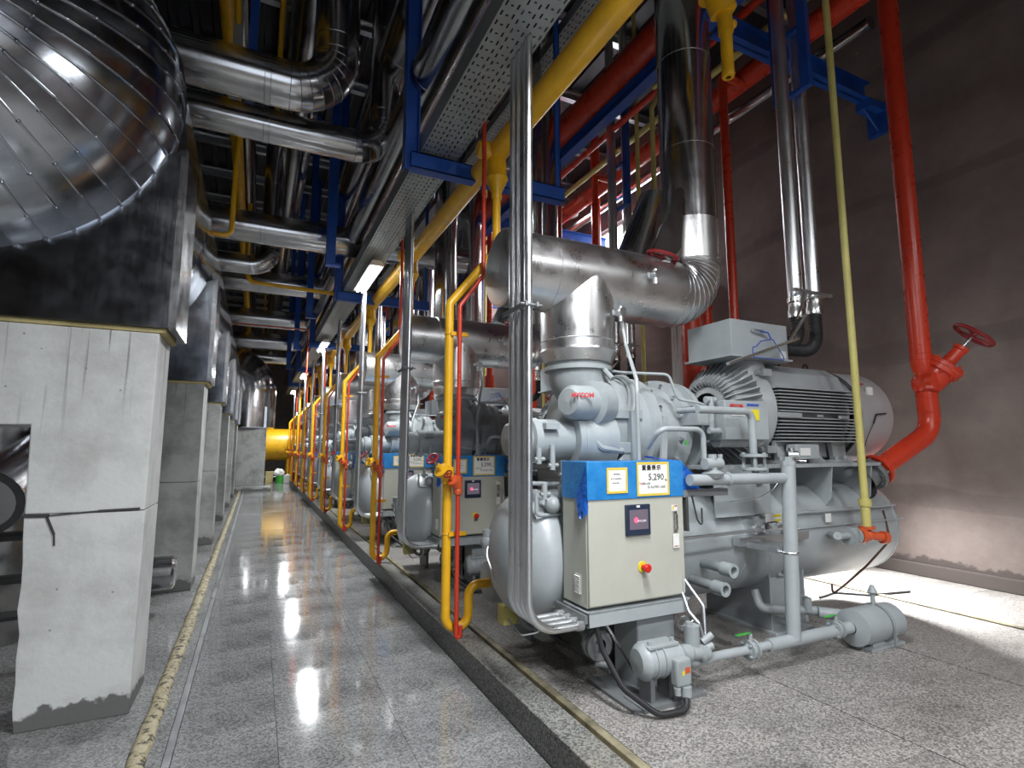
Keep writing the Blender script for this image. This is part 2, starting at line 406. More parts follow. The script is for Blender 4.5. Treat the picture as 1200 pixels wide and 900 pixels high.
# walls
wr = MB()
WIN = [(5.0+DU*2.0*i, 5.0+DU*2.0*i+1.9) for i in range(-2, 5)]
zw0, zw1 = 4.9, 6.35
cur = YB
WIN = [(7.7, 9.9), (12.6, 14.8), (17.5, 19.7), (22.4, 24.6)]
for a, b in WIN:
    wr.box((XW, cur, 0), (XW+.3, a, ZC)); wr.box((XW, a, 0), (XW+.3, b, zw0)); wr.box((XW, a, zw1), (XW+.3, b, ZC)); cur = b
wr.box((XW, cur, 0), (XW+.3, YF, ZC))
struct('wall_right', wr, M['plaster'], 'rough brown-grey plastered wall with trowel marks')
struct('baseboard_right', MB().box((XW-.05, YB, FZ), (XW, YF, .22)), M['plaster'], 'uneven dirty skirting at the wall foot', bev=.01)
for i, (a, b) in enumerate(WIN):
    w = struct('window_%d' % (i+1), MB().box((XW+.08, a, zw0), (XW+.12, b, zw0+.06)).box((XW+.08, a, zw1-.06), (XW+.12, b, zw1)).box((XW+.08, a, zw0), (XW+.12, a+.05, zw1)).box((XW+.08, b-.05, zw0), (XW+.12, b, zw1)).box((XW+.08, (a+b)/2-.03, zw0), (XW+.12, (a+b)/2+.03, zw1)), M['white'], 'high window letting in bright daylight')
    struct('pane', MB().box((XW+.09, a+.05, zw0+.06), (XW+.1, (a+b)/2-.03, zw1-.06)), M['frost'], None, w)
    struct('pane', MB().box((XW+.09, (a+b)/2+.03, zw0+.06), (XW+.1, b-.05, zw1-.06)), M['frost'], None, w)
struct('wall_far', MB().box((XL, YF, 0), (XW+.3, YF+.3, ZC)), M['wall_dk'], 'dark wall at the far end of the hall')
struct('wall_left', MB().box((XL-.3, YB, 0), (XL, YF, ZC)), M['wall_dk'], 'dark wall behind the insulated tanks')
struct('wall_back', MB().box((XL, YB-.3, 0), (-.9, YB, ZC)).box((1.3, YB-.3, 0), (XW, YB, ZC)).box((-.9, YB-.3, 4.2), (1.3, YB, ZC)), M['wall_dk'], 'dark wall behind the camera with an open loading door')
# white reveal column on right wall
struct('trim_6', MB().box((XW-.25, 6.75, FZ), (XW, 7.1, 4.6)), M['conc'], 'pale plastered wall column behind the machines')
# ceiling: corrugated deck + purlins
ce = MB(); x = XL; nrib = 0
prof = []
while x < XW+.3:
    prof += [(x, ZC), (x+.16, ZC), (x+.19, ZC-.05), (x+.27, ZC-.05), (x+.30, ZC)]; x += .30
ce.add([(p[0], YB, p[1]) for p in prof]+[(p[0], YF+.3, p[1]) for p in prof], [(i, i+1, len(prof)+i+1, len(prof)+i) for i in range(len(prof)-1)])
cei = struct('ceiling', ce, M['deck'], 'dark corrugated metal roof deck')
pm = MB().box((XL, -.05, 0), (XW, .05, .02)).box((XL, -.012, 0), (XW, .012, .18)).box((XL, -.05, .16), (XW, .05, .18)).mesh('purlin', M['galv'])
for i in range(24):
    o = bpy.data.objects.new('purlin', pm); COL.objects.link(o); o.parent = cei; o.location = (0, -4+1.45*i, ZC-.235); o['kind'] = 'structure'

# ================================================================== LEFT: pillars, tank
TX, TZ, TR = -1.72, 3.72, 1.17
PY = [3.84, 6.75, 9.75, 12.75, 15.6, 18.4]
pn = ['whitewashed concrete portal pillar nearest the camera with dark drip stains', 'grey concrete pillar second along the corridor carrying the silver tank',
      'third stained concrete pillar along the corridor', 'fourth concrete pillar along the corridor', 'fifth narrow-looking concrete pillar along the corridor', 'sixth concrete pillar seen edge-on along the corridor']
for i, y in enumerate(PY):
    d = .46
    t = thing('concrete_pillar', pn[i], 'pillar', (-1.73, y, 0), 'concrete pillars under the silver tank')
    mt = M['conc'] if i == 0 else M['conc_grey']
    x0, x1, xa, xb, zt = -2.92, (-.575 if i == 0 else -.55), -2.3, -1.135, 2.205
    zo = 1.62
    # upper and lower casts with a ragged joint between, front face roughened
    z1 = 1.135
    rag = [(xb+.055*(1-q/9)+random.uniform(-.008, .008), (z1-.004)*q/9) for q in range(10)]
    lo = MB().prism([(x1, z1-.004), (x1, 0)][::-1]+[(x1, z1-.004)][:0]+rag[::-1], 'y', y, y+d).box((x0, y, 0), (xa, y+d, z1-.004))
    part_each('lower_cast', lo, mt, t, bev=.004)
    up = MB().prism([(x0, z1), (xa, z1), (xa, zo), (xb-.01, zo+.01), (xb+.004, z1), (x1, z1), (x1, zt), (x0, zt)], 'y', y+.004, y+d)
    part('upper_cast', up, mt, t, bev=.008)
    part('mortar_bed', MB().box((x0+.01, y-.005, zt), (x1+.035, y+d, zt+.03)), M['foam'], t, bev=.008)
    if i == 0:
        ck = MB()
        for (a, b, w) in [((-1.13, 1.13), (-1.02, 1.125), .02), ((-1.02, 1.125), (-.80, 1.14), .006), ((-.80, 1.14), (-.6, 1.145), .012), ((-1.03, 1.12), (-.99, 1.02), .012), ((-.99, 1.02), (-.985, .96), .008)]:
            ck.bar((a[0], y-.002, a[1]), (b[0], y-.002, b[1]), w, .01, up=(0, 1, 0))
        part('crack', ck, M['dark'], t)
    # sheet-metal saddle box above
    s = thing('saddle_housing', 'folded silver sheet-metal saddle on the %s pillar, under the tank' % ORD[i], 'sheet-metal cover', (-1.73, y, 2.24), 'sheet-metal saddles on the pillars')
    xr = -.50; xl = -2.94; z0 = 2.235
    n = 20; arcp = []
    th0 = math.acos(min(1, (xr+.02-TX)/(TR+.012)))
    for q in range(n+1):
        a = -.02-(PI-.04)*q/n; arcp.append((TX+(TR-.010)*math.cos(a), TZ+(TR-.010)*math.sin(a)))
    poly = [(xl, z0), (xr, z0), (xr, TZ-.42)]
    arcp = [p_ for p_ in arcp if p_[1] < TZ-.3]
    poly = [(xl, z0), (xr, z0), (xr, TZ-.30)]+arcp+[(xl, TZ-.30)]
    mb = MB().prism(poly, 'y', y-.03, y+d+.05); part('housing', mb, M['clad_tank'], s)
    sm_ = MB().box((xr, y-.032, z0), (xr+.012, y+d+.05, TZ-.36)).box((xr-.03, y-.042, z0), (xr+.014, y-.026, TZ-.36)).bar((xr+.004, y-.034, z0), (xr+.004, y-.034, TZ-.32), .014, .014)
    part('corner_flashing', sm_, M['clad'], s)
# tank
tank = thing('insulated_tank', 'huge horizontal silver-clad tank with a dished end of tapering gores', 'tank', (TX, 3.9, TZ))
L0, L1 = 3.9, 21.4; nseg = 18
for i in range(nseg):
    a = L0+(L1-L0)*i/nseg; b = L0+(L1-L0)*(i+1)/nseg
    mb = MB().lathe((TX, a, TZ), (0, 1, 0), [(0, TR+.006), (b-a-.02, TR+.006), (b-a, TR-.002), (b-a+.002, TR-.01)], 72, False)
    part('cladding_sheet', mb, M['clad_tank'], tank, sharp=50)
NG = 50; gd = .92
def gore():
    mb = MB(); n = 14; da = 2*PI/NG; v = []; L_ = []
    for j in range(n+1):
        t = PI/2*j/n*.985; r = TR*math.cos(t); h = -gd*math.sin(t)
        for a in (-da/2, 0, da/2): v.append((r*math.cos(a)*(1 if a else 1.0), h, r*math.sin(a)))
    f = []
    for j in range(n):
        for q in range(2): a = j*3+q; f.append((a, a+1, a+4, a+3))
    mb.add(v, f)
    # standing seam on one edge
    pts = []
    for j in range(n+1):
        t = PI/2*j/n*.985; r = (TR+.004)*math.cos(t); h = -(gd+.004)*math.sin(t); pts.append((r*math.cos(da/2), h, r*math.sin(da/2)))
    mb.tube(pts, .0075, 0, 6)
    for j in range(1, n, 2): mb.sph(V(pts[j])*1.0, .012, 6)
    return mb.mesh('gore', M['clad_tank'], 60)
gm = gore()
for i in range(NG):
    o = bpy.data.objects.new('gore', gm); COL.objects.link(o); o.parent = tank; o.rotation_euler = (0, 2*PI*i/NG, 0); o.location = (0, .01, 0)
part('rim_seam', MB().torus((TX, L0, TZ), (0, 1, 0), TR+.006, .012, 72, 6), M['clad_tank'], tank)
# far elbow duct on its own pillar
t = thing('elbow_duct', 'silver segmented elbow duct bending down at the far end of the tank row', 'duct', (-.1, 21.6, 2.2))
mb = MB(); mb.tube([(-1.9, 22.1, 4.35), (-.32, 22.1, 4.35), (-.32, 22.1, 2.25)], .92, .98, 64, 9); part('elbow', mb, M['clad'], t, sharp=8)
part('throat_box', MB().box((-1.1, 21.35, 2.23), (.30, 22.9, 3.0)), M['clad_tank'], t)
t = thing('concrete_pillar', 'concrete portal pillar at the far end under the elbow duct', 'pillar', (0, 21.5, 0), 'concrete pillars under the silver tank')
part('upright', MB().box((-.62, 21.4, 0), (.32, 22.3, 1.4)).box((-2.3, 21.4, 0), (-1.6, 22.3, 1.4)), M['conc_grey'], t, bev=.01)
part('lintel', MB().box((-2.3, 21.4, 1.4), (.32, 22.3, 2.23)), M['conc_grey'], t, bev=.01)
part('footing', MB().box((-.7, 20.9, 0), (.55, 21.4, .14)), M['conc_grey'], t, bev=.01)
# yellow vessel at the far end
t = thing('yellow_tank', 'big yellow horizontal tank across the far end of the corridor', 'tank', (1.4, 26, 1.7))
part('shell', MB().lathe((-.3, 26.4, 1.66), (1, 0, 0), [(-.3, .01), (-.28, .25), (-.2, .5), (0, .70), (0.02, .70), (3.2, .70), (3.4, .5), (3.48, .01)], 32, False), M['yellow'], t)
part('foot', MB().box((1.25, 26.1, 0), (1.5, 26.7, 1.1)).box((2.3, 26.1, 0), (2.5, 26.7, 1.1)), M['yellow'], t)
part('nozzle', MB().cyl((.6, 26.3, 2.3), (.6, 26.3, 2.75), .05).cyl((.6, 26.3, 2.62), (.6, 26.3, 2.68), .11), M['yellow'], t)
solo('cardboard_box', MB().box((.42, 25, 0), (.72, 25.4, .5)), M['foam'], 'brown box standing by the far pillar foot', 'box', bev=.01)
solo('green_drum', MB().lathe((1.0, 25, 0), (0, 0, 1), [(0, .18), (.3, .18), (.32, .15), (.33, .02)], 16), M['green'], 'small green drum on the floor before the yellow tank', 'drum')
solo('plastic_canister', MB().box((1.12, 24.6, 0), (1.42, 24.85, .36)).cyl((1.27, 24.7, .36), (1.27, 24.7, .41), .05), M['white'], 'white canister on the floor beside the green drum', 'canister', bev=.02)
mb = MB()
for i in range(7): mb.sph((.95+random.uniform(-.12, .12), 25.0+random.uniform(-.1, .1), .42+random.uniform(0, .1)), .12, 8)
solo('crumpled_bag', mb, M['paper'], 'crumpled white bag lying on the green drum', 'bag')
# machinery seen through the first pillar's opening
t = thing('insulated_pipe', 'dark silver insulated pipe seen through the nearest pillar opening', 'pipe', (-1.6, 4.5, 1.1))
mb = MB().tube([(-1.42, 5.6, 1.55), (-1.42, 4.15, 1.18)], .2, 0, 24); part('pipe', mb, M['clad'], t)
part('open_end', MB().lathe((-1.42, 4.15, 1.18), (0, 1, .25), [(-.01, .2), (-.01, .16), (.12, .15), (.12, .01)], 24, False), M['dark'], t)
solo('red_ring_flange', MB().torus((-1.62, 5.2, 1.78), (0, 1, 0), .36, .035, 32, 8), M['wheel'], 'dark red ring at the top of the nearest pillar opening', 'ring')
t = thing('vertical_cylinder', 'tall dark silver cylinder behind the nearest pillar opening', 'cylinder', (-1.9, 6, 0))
part('shell', MB().cyl((-1.95, 5.9, 0), (-1.95, 5.9, 2.1), .5, n=32), M['clad_old'], t)
mb = MB()
for z_, x_ in ((.3, -.2), (.55, .1), (.85, -.1)): mb.tube([(-2.6, 5.0, z_), (-1.0, 5.05, z_+.04)], .035, 0, 8)
solo('small_bore_pipes', mb, M['dark'], 'dark small pipes low inside the nearest pillar opening', 'pipes')
solo('pipe_stub', MB().lathe((-1.2, 5.98, .35), (1, 0, .0), [(0, .15), (.56, .15), (.58, .13), (.59, .02)], 20).box((-1.1, 5.93, 0), (-1.05, 6.03, .25)), M['clad_old'], 'short dark pipe stub poking out between the first two pillars', 'pipe')
# ================================================================== COMPRESSOR BAY (built once, then copied along the row)
BAY = []           # (root, label function, skip small parts)
VY = 3.3           # machine axis
def reg(o, fn): BAY.append((o, fn)); return o
def tiny(o): o['tiny'] = 1; return o
def bolts(mb, c, d, R, n, r=.012, h=.02, a0=0):
    c, d = V(c), V(d).normalized(); u, w = frame(d)
    for i in range(n):
        a = a0+2*PI*i/n; p = c+(u*math.cos(a)+w*math.sin(a))*R; mb.cyl(p, p+d*h, r, n=6)
    return mb
X_ = (1, 0, 0)
# --- oil separator vessel
t = thing('oil_separator', '', 'pressure vessel', (3.6, VY, FZ), 'grey oil separators')
reg(t, lambda q: '%s grey horizontal oil separator vessel on steel saddles under its compressor' % q)
zc, r = .79, .42
prof = [(-.27, .001)]+[(-.27*math.cos(a), r*math.sin(a)) for a in [PI/2*i/9 for i in range(1, 10)]]
prof = [(p+1.72, q) for p, q in prof]
prof += [(5.22, r)]+[(5.22+.22*math.sin(a), r*math.cos(a)) for a in [PI/2*i/8 for i in range(1, 8)]]+[(5.44, .001)]
part('shell', MB().lathe((0, VY, zc), X_, prof, 48, False), M['grey'], t, sharp=45)
mb = MB()
for x in (1.76, 2.62, 3.3, 5.2): mb.lathe((x, VY, zc), X_, [(0, r), (.004, r+.004), (.02, r+.004), (.024, r)], 48, False)
part_each('weld_seam', mb, M['grey'], t)
for xa in (3.64, 2.10):
    mb = MB(); w = .33
    mb.box((xa-.02, VY-w-.05, FZ), (xa+.42, VY+w+.05, FZ+.025))
    mb.box((xa, VY-w, FZ+.02), (xa+.012, VY+w, zc-.2)).box((xa+.39, VY-w, FZ+.02), (xa+.402, VY+w, zc-.2))
    for yy in (VY-w+.04, VY-.1, VY+w-.06): mb.box((xa+.01, yy, FZ+.02), (xa+.395, yy+.012, zc-.25))
    mb.prism([(xa+.39, FZ+.02), (xa+.49, FZ+.02), (xa+.39, zc-.15)], 'y', VY-w+.04, VY-w+.052)
    if xa > 3: mb.box((xa+.11, VY-w-.0, .5), (xa+.28, VY-w+.04, .66))
    part('saddle', mb, M['grey_dk'] if xa < 3 else M['grey'], t, bev=.004)
tiny(part('name_plate', MB().box((3.78, VY-.345, .52), (3.93, VY-.333, .65)), M['grey_dk'], t))
# side lugs and motor bed
mb = MB().box((3.36, 2.86, 1.345), (5.0, 2.98, 1.375)).box((3.36, 3.55, 1.345), (5.0, 3.68, 1.375)).box((3.36, 2.9, 1.20), (3.38, 3.68, 1.345))
for x in (3.40, 3.82, 4.34, 4.88):
    mb.prism([(2.87, 1.35), (3.66, 1.35), (3.66, .95), (3.0, .95), (2.90, 1.08)], 'x', x, x+.014)
mb.box((3.0, 2.865, 1.0), (3.40, 2.88, 1.375)).box((2.9, 2.87, 1.345), (3.4, 3.6, 1.375))
mb.box((3.62, 2.9, 1.0), (3.40, 2.915, 1.35))
part('motor_bed', mb, M['grey'], t, bev=.003)
mb = MB()
part('stiffener_strip', MB().box((3.5, VY-.425, .985), (5.2, VY-.40, 1.0)).box((3.7, VY-.43, .865), (5.3, VY-.415, .875)), M['grey'], t)
for (x, z) in ((2.89, .695), (2.81, .585)):
    mb = MB().cyl((x, 2.95, z-.0), (x-.03, 2.66, z+.005), .032).lathe((x-.03, 2.70, z+.005), (0, -1, 0), [(0, .033), (.005, .045), (.10, .045), (.10, .028), (.04, .028), (.04, .001)], 16, False)
    part('nozzle_stub', mb, M['cast'], t)
# drain valve nozzles at the front right
mb = MB().cyl((4.36, 2.98, .79), (4.12, 2.72, .82), .03).cyl((4.12, 2.74, .815), (4.44, 2.74, .80), .026)
for x in (4.28, 4.36): mb.cyl((x, 2.74, .80), (x+.02, 2.74, .80), .065)
mb.cyl((4.33, 2.74, .74), (4.33, 2.74, .87), .05); bolts(mb, (4.38, 2.74, .80), X_, .05, 6, .008, .03)
part('outlet_valve', mb, M['cast'], t)
# front instrument valve manifold
mb = MB().box((3.15, 2.80, .80), (3.9, 2.86, .86)).tube([(2.45, 2.66, .93), (2.5, 2.66, .925), (3.25, 2.68, .93)], .011, .02, 8)
for x in (3.16, 3.28, 3.40, 3.50): mb.cyl((x, 2.70, .93), (x+.06, 2.70, .93), .024, n=10).cyl((x+.03, 2.70, .9), (x+.03, 2.70, .97), .014, n=8)
mb.tube([(3.5, 2.70, .93), (3.72, 2.75, .90), (3.72, 2.82, .86)], .012, .03, 8)
part('sample_valve_manifold', mb, M['galv'], t)
tiny(part('lever', MB().bar((3.24, 2.66, .975), (3.36, 2.66, .98), .02, .006).box((3.27, 2.665, .93), (3.29, 2.68, .975)).bar((3.42, 2.67, .9), (3.54, 2.66, .85), .02, .006), M['dark'], t))
lb = part('warning_label', MB().box((3.33, 2.72, .96), (3.50, 2.722, 1.03)), M['white'], t); tiny(lb)
tiny(part('label_stripe', MB().box((3.42, 2.719, 1.0), (3.49, 2.7195, 1.02)).box((3.42, 2.719, .97), (3.49, 2.7195, .985)), M['yellow_lab'], t))
lb = part('warning_label', MB().box((4.2, 2.86, .90), (4.27, 2.862, .97)), M['white'], t); tiny(lb)
part('drain_hose', MB().tube([(5.05, 2.9, .95), (5.05, 2.86, .7), (4.75, 2.9, .5), (4.4, 2.88, .38), (4.22, 2.86, .34), (4.22, 2.86, .42)], .009, .12, 8), M['rust'], t)
# --- control cabinet
t = thing('control_cabinet', '', 'cabinet', (2.08, 2.6, .60), 'beige control cabinets')
reg(t, lambda q: '%s beige control cabinet with blue film over its top and a stop button' % q)
x0, x1, y0, y1, z0, z1 = 1.725, 2.44, 2.612, 2.87, .60, 1.415
part('body', MB().box((x0, y0, z0), (x1, y1, z1)), M['beige'], t, bev=.006)
dr = part('door', MB().box((x0+.004, 2.595, z0+.012), (x1-.004, 2.612, z1-.01)), M['beige'], t, bev=.004)
part('protective_film', MB().box((x0-.004, 2.588, 1.20), (x1+.003, y1+.002, z1+.006)), M['film'], t, bev=.003)
fl = MB(); n = 8
def flap(P00, P01, P10, P11, amp, sd):
    rnd = random.Random(sd); mb = MB(); n = 8; v = []
    for i in range(n+1):
        for j in range(n+1):
            a, b = i/n, j/n; p = V(P00)*(1-a)*(1-b)+V(P01)*(1-a)*b+V(P10)*a*(1-b)+V(P11)*a*b
            v.append(p+Vector((rnd.uniform(-1, 1), rnd.uniform(-1, 1), rnd.uniform(-1, 1)))*amp*(a if i else 0))
    return mb.add(v, [(i*(n+1)+j, i*(n+1)+j+1, (i+1)*(n+1)+j+1, (i+1)*(n+1)+j) for i in range(n) for j in range(n)])
part('loose_film', flap((x0-.006, 2.60, 1.40), (x0-.006, 2.72, 1.20), (x0+.0, 2.585, 1.12), (x0-.03, 2.64, 1.10), .012, 3), M['film2'], t, sharp=180)
part('loose_film', flap((x1+.004, 2.60, 1.41), (x1+.004, 2.60, 1.20), (x1+.17, 2.64, 1.31), (x1+.16, 2.62, 1.22), .016, 4), M['film2'], t, sharp=180)
part('loose_film', flap((2.30, 2.60, 1.42), (2.45, 2.60, 1.42), (2.18, 2.62, 1.455), (2.2, 2.66, 1.44), .008, 5), M['film2'], t, sharp=180)
yf = 2.5865
def notice(xa, xb, za, zb, big):
    s = part('paper_notice', MB().box((xa, yf-.0015, za), (xb, yf, zb)), M['paper'], t, label='paper notice edged with yellow tape'); 
    w = .010; tp = MB()
    tp.box((xa-w, yf-.003, za-w), (xa+w*.4, yf-.0015, zb+w)).box((xb-w*.4, yf-.003, za-w), (xb+w, yf-.0015, zb+w)).box((xa-w, yf-.003, zb-w*.4), (xb+w, yf-.0015, zb+w)).box((xa-w, yf-.003, za-w), (xb+w, yf-.0015, za+w*.4))
    part('tape', tp, M['tape'], s); xm = (xa+xb)/2; h = zb-za
    rn = random.Random(11 if big else 12)
    def scribble(xl, xr2, z, h, m, name='handwritten_line'):
        ln = MB(); x = xl
        while x < xr2-h*.4:
            w_ = h*rn.uniform(.5, .95); q = rn.random()
            ln.bar((x, yf-.0022, z+h*.5*rn.uniform(-.6, .9)), (x+w_*.8, yf-.0022, z+h*.5*rn.uniform(-.9, .9)), .0012, h*.16, up=(0, 0, 1))
            if q > .3: ln.bar((x+w_*.4, yf-.0022, z-h*.5), (x+w_*.45, yf-.0022, z+h*.5), .0012, h*.13, up=(1, 0, 0))
            if q > .6: ln.bar((x, yf-.0022, z-h*.4), (x+w_*.75, yf-.0022, z-h*.35), .0012, h*.12, up=(0, 0, 1))
            x += w_
        o = part(name, ln, m, s); o['kind'] = 'stuff'; tiny(o)
    if big:
        for k_, ch in enumerate('重量表示'): text(ch, .033, M['ink'], s, (xa+.045+.038*k_, yf-.003, zb-.026), off=.0008)
        text('5,290', .055, M['ink'], s, (xm+.022, yf-.003, zb-.082)); text('kg', .017, M['ink'], s, (xb-.018, yf-.003, zb-.098))
        scribble(xa+.008, xa+.035, zb-.118, .014, M['inkred']); scribble(xa+.035, xa+.09, zb-.118, .014, M['ink']); scribble(xa+.07, xb-.025, zb-.14, .016, M['ink'])
    else:
        scribble(xa+.04, xb-.04, zb-.028, .009, M['ink']); scribble(xa+.02, xb-.03, zb-.055, .010, M['ink']); scribble(xa+.03, xa+.08, zb-.08, .008, M['ink'])
notice(1.865, 1.995, 1.245, 1.375, False)
notice(2.085, 2.315, 1.222, 1.405, True)
sc = part('touch_screen', MB().box((1.985, 2.578, .985), (2.165, 2.596, 1.165)), M['bezel'], t, bev=.004)
part('display', MB().box((2.008, 2.5765, 1.02), (2.145, 2.578, 1.135)), M['screen'], sc)
lg = MB(); lg.lathe((2.055, 2.5755, 1.075), (0, -1, 0), [(0, .017), (.0006, .017)], 20); part('round_emblem', lg, M['pink'], sc)
text('MYCOM', .018, M['scrwhite'], sc, (2.095, 2.575, 1.068)); tiny(part('white_tab', MB().box((2.06, 2.576, 1.148), (2.085, 2.578, 1.160)), M['white'], sc))
es = part('stop_button', MB().lathe((2.105, 2.596, .80), (0, -1, 0), [(0, .032), (.006, .032), (.007, .001)], 24, False), M['yellow_lab'], t)
part('red_knob', MB().lathe((2.105, 2.59, .80), (0, -1, 0), [(0, .014), (.03, .014), (.031, .024), (.05, .025), (.056, .018), (.057, .001)], 20, False), M['estop'], es)
part('handle', MB().box((2.352, 2.584, .985), (2.38, 2.596, 1.11)).box((2.357, 2.572, 1.0), (2.375, 2.588, 1.095)), M['steel'], t, bev=.003)
tiny(part('sticker', MB().box((2.345, 2.593, 1.113), (2.39, 2.5945, 1.148)), M['white'], t)); tiny(part('sticker_mark', MB().box((2.35, 2.592, 1.12), (2.362, 2.593, 1.14)), M['yellow_lab'], t)); tiny(part('sticker_mark', MB().box((2.368, 2.592, 1.138), (2.388, 2.593, 1.146)), M['orange'], t))
tg = part('hanging_tag', MB().box((2.342, 2.585, .89), (2.39, 2.587, .975)).cyl((2.366, 2.583, .968), (2.366, 2.588, .968), .004, n=8), M['paper'], t); tiny(tg)
tiny(part('red_print', MB().box((2.35, 2.584, .898), (2.383, 2.585, .903)), M['inkred'], tg))
vt = MB().box((x0-.004, 2.67, .665), (x0, 2.735, .775)); part('vent_louvre', vt, M['beige'], t, bev=.001)
mb = MB()
for k_ in range(9): mb.bar((x0-.008, 2.675, .672+.0115*k_), (x0-.008, 2.73, .672+.0115*k_), .008, .0045, up=(-.4, 0, 1))
part_each('vent_slat', mb, M['white'], t, True)
# --- cabinet stand
t = thing('cabinet_stand', '', 'stand', (2.1, 2.75, FZ), 'cabinet stands')
reg(t, lambda q: 'grey steel stand under the %s control cabinet' % q)
part('front_rail', MB().box((1.72, 2.585, .505), (2.44, 2.597, .585)).box((1.72, 2.585, .573), (2.46, 2.87, .585)), M['grey'], t, bev=.003)
part('side_channel', MB().box((1.70, 2.6, .525), (1.718, 2.93, .57)).box((1.718, 2.6, .50), (1.73, 2.93, .507)), M['grey_dk'], t)
part('post', MB().box((2.1, 2.66, FZ), (2.40, 2.676, .575)).box((2.1, 2.66, FZ), (2.115, 2.88, .575)).box((2.385, 2.66, FZ), (2.40, 2.88, .575)), M['grey'], t, bev=.003)
part('foot_plate', MB().box((1.9, 2.44, FZ), (2.42, 2.9, FZ+.018)), M['grey_dk'], t)
part('brace', MB().bar((1.85, 2.62, .505), (2.06, 2.64, .2), .012, .012), M['steel'], t)
mb = MB()
for k_ in range(3): mb.torus((2.43, 2.62, .42+.01*k_), (.3, 1, .2*k_), .035, .004, 18, 6)
mb.tube([(2.43, 2.62, .39), (2.50, 2.6, .45), (2.54, 2.6, .40)], .004, .02, 6)
tiny(part('coiled_wire', mb, M['galv'], t))
# --- screw compressor
t = thing('screw_compressor', '', 'compressor', (2.4, VY, 1.4), 'grey screw compressors')
reg(t, lambda q: '%s grey cast screw compressor above and behind its cabinet' % q)
cz = 1.66
part('suction_elbow', MB().tube([(2.13, VY, 2.12), (2.13, VY, 1.98), (2.34, VY-.02, 1.78)], .2, .25, 24, rads=[.225, .215, .205]), M['cast'], t)
part('suction_hood', MB().sph((2.33, VY-.05, 1.76), .265, 28, (1, 0, .3)).lathe((2.33, VY-.05, 1.76), (1, 0, -.3), [(-.01, .275), (.03, .285), (.06, .275)], 32, False), M['cast'], t, sharp=50)
part('rotor_housing', MB().lathe((0, VY, cz-.02), X_, [(1.98, .05), (2.0, .28), (2.04, .34), (2.45, .355), (2.5, .36), (2.52, .39), (2.58, .39), (2.585, .33), (2.78, .34), (2.80, .39), (2.86, .39), (2.865, .30), (2.98, .28)], 40, False), M['cast'], t, sharp=30)
part('body_ring', MB().torus((2.06, VY, cz-.02), X_, .345, .018, 48, 8), M['cast'], t)
part('body_ring', MB().torus((2.36, VY-.05, 1.76), (1, 0, -.3), .285, .02, 48, 8), M['cast'], t)
part('neck_flange', MB().lathe((2.13, VY, 2.06), (0, 0, 1), [(0, .22), (0, .25), (.03, .25), (.03, .22)], 40, False), M['cast'], t)
mb = MB(); bolts(mb, (2.60, VY, cz-.02), X_, .355, 14, .014, .03); bolts(mb, (2.80, VY, cz-.02), (-1, 0, 0), .365, 14, .014, .03, .2)
part_each('bolt', mb, M['galv'], t, True)
mb = MB().box((2.06, 2.93, 1.70), (2.42, 3.0, 1.765)).box((2.30, 2.90, 1.36), (2.36, 3.0, 1.76)).box((2.14, 2.92, 1.465), (2.34, 2.99, 1.54)).box((2.06, 2.86, 1.29), (2.40, 3.05, 1.345)).tube([(1.98, 2.96, 1.62), (2.06, 2.93, 1.50), (2.24, 2.93, 1.48)], .022, .06, 8)
mb.box((2.30, 2.9, 1.29), (2.38, 3.7, 1.34)).prism([(2.10, 1.34), (2.36, 1.34), (2.36, 1.62), (2.28, 1.50), (2.2, 1.40)], 'y', 2.93, 2.96)
part('front_rib', mb, M['cast'], t, bev=.006)
part('slide_valve_cylinder', MB().lathe((0, 3.12, 1.555), X_, [(1.46, .09), (1.47, .105), (1.50, .105), (1.51, .125), (1.56, .125), (1.565, .11), (1.60, .11), (1.61, .145), (1.66, .145), (1.66, .135), (1.90, .14), (1.905, .20), (1.95, .20), (1.96, .19), (2.2, .22)], 32, False).box((1.66, 2.95, 1.62), (1.76, 3.0, 1.66)).lathe((0, 3.12, 1.555), X_, [(1.45, .001), (1.46, .09)], 32, False), M['cast'], t)
cp = part('end_cover', MB().lathe((2.05, 3.02, 1.80), (-1, -.35, 0), [(-.1, .16), (.03, .16), (.04, .135), (.045, .12), (.21, .112), (.25, .085), (.26, .001)], 32, False), M['cast'], t)
text('MYCOM', .040, M['inkred'], cp, (1.868, 2.842, 1.835), rot=(PI/2-.1, 0, -.34), off=.002)
mb = MB().lathe((0, VY, 1.64), X_, [(2.9, .26), (2.95, .36), (2.955, .38), (3.0, .38), (3.0, .30), (3.06, .24)], 40, False)
for a in range(8):
    b = 2*PI*a/8; mb.bar((3.0, VY+.24*math.cos(b), 1.64+.24*math.sin(b)), (3.3, VY+.22*math.cos(b), 1.70+.22*math.sin(b)), .03, .012)
mb.bar((2.62, 2.93, 1.72), (2.55, 2.9, 1.30), .05, .02).box((2.50, 2.86, 1.29), (2.72, 3.05, 1.34)).cyl((2.60, 2.9, 1.34), (2.60, 2.9, 1.39), .02)
part('bell_housing', mb, M['cast'], t)
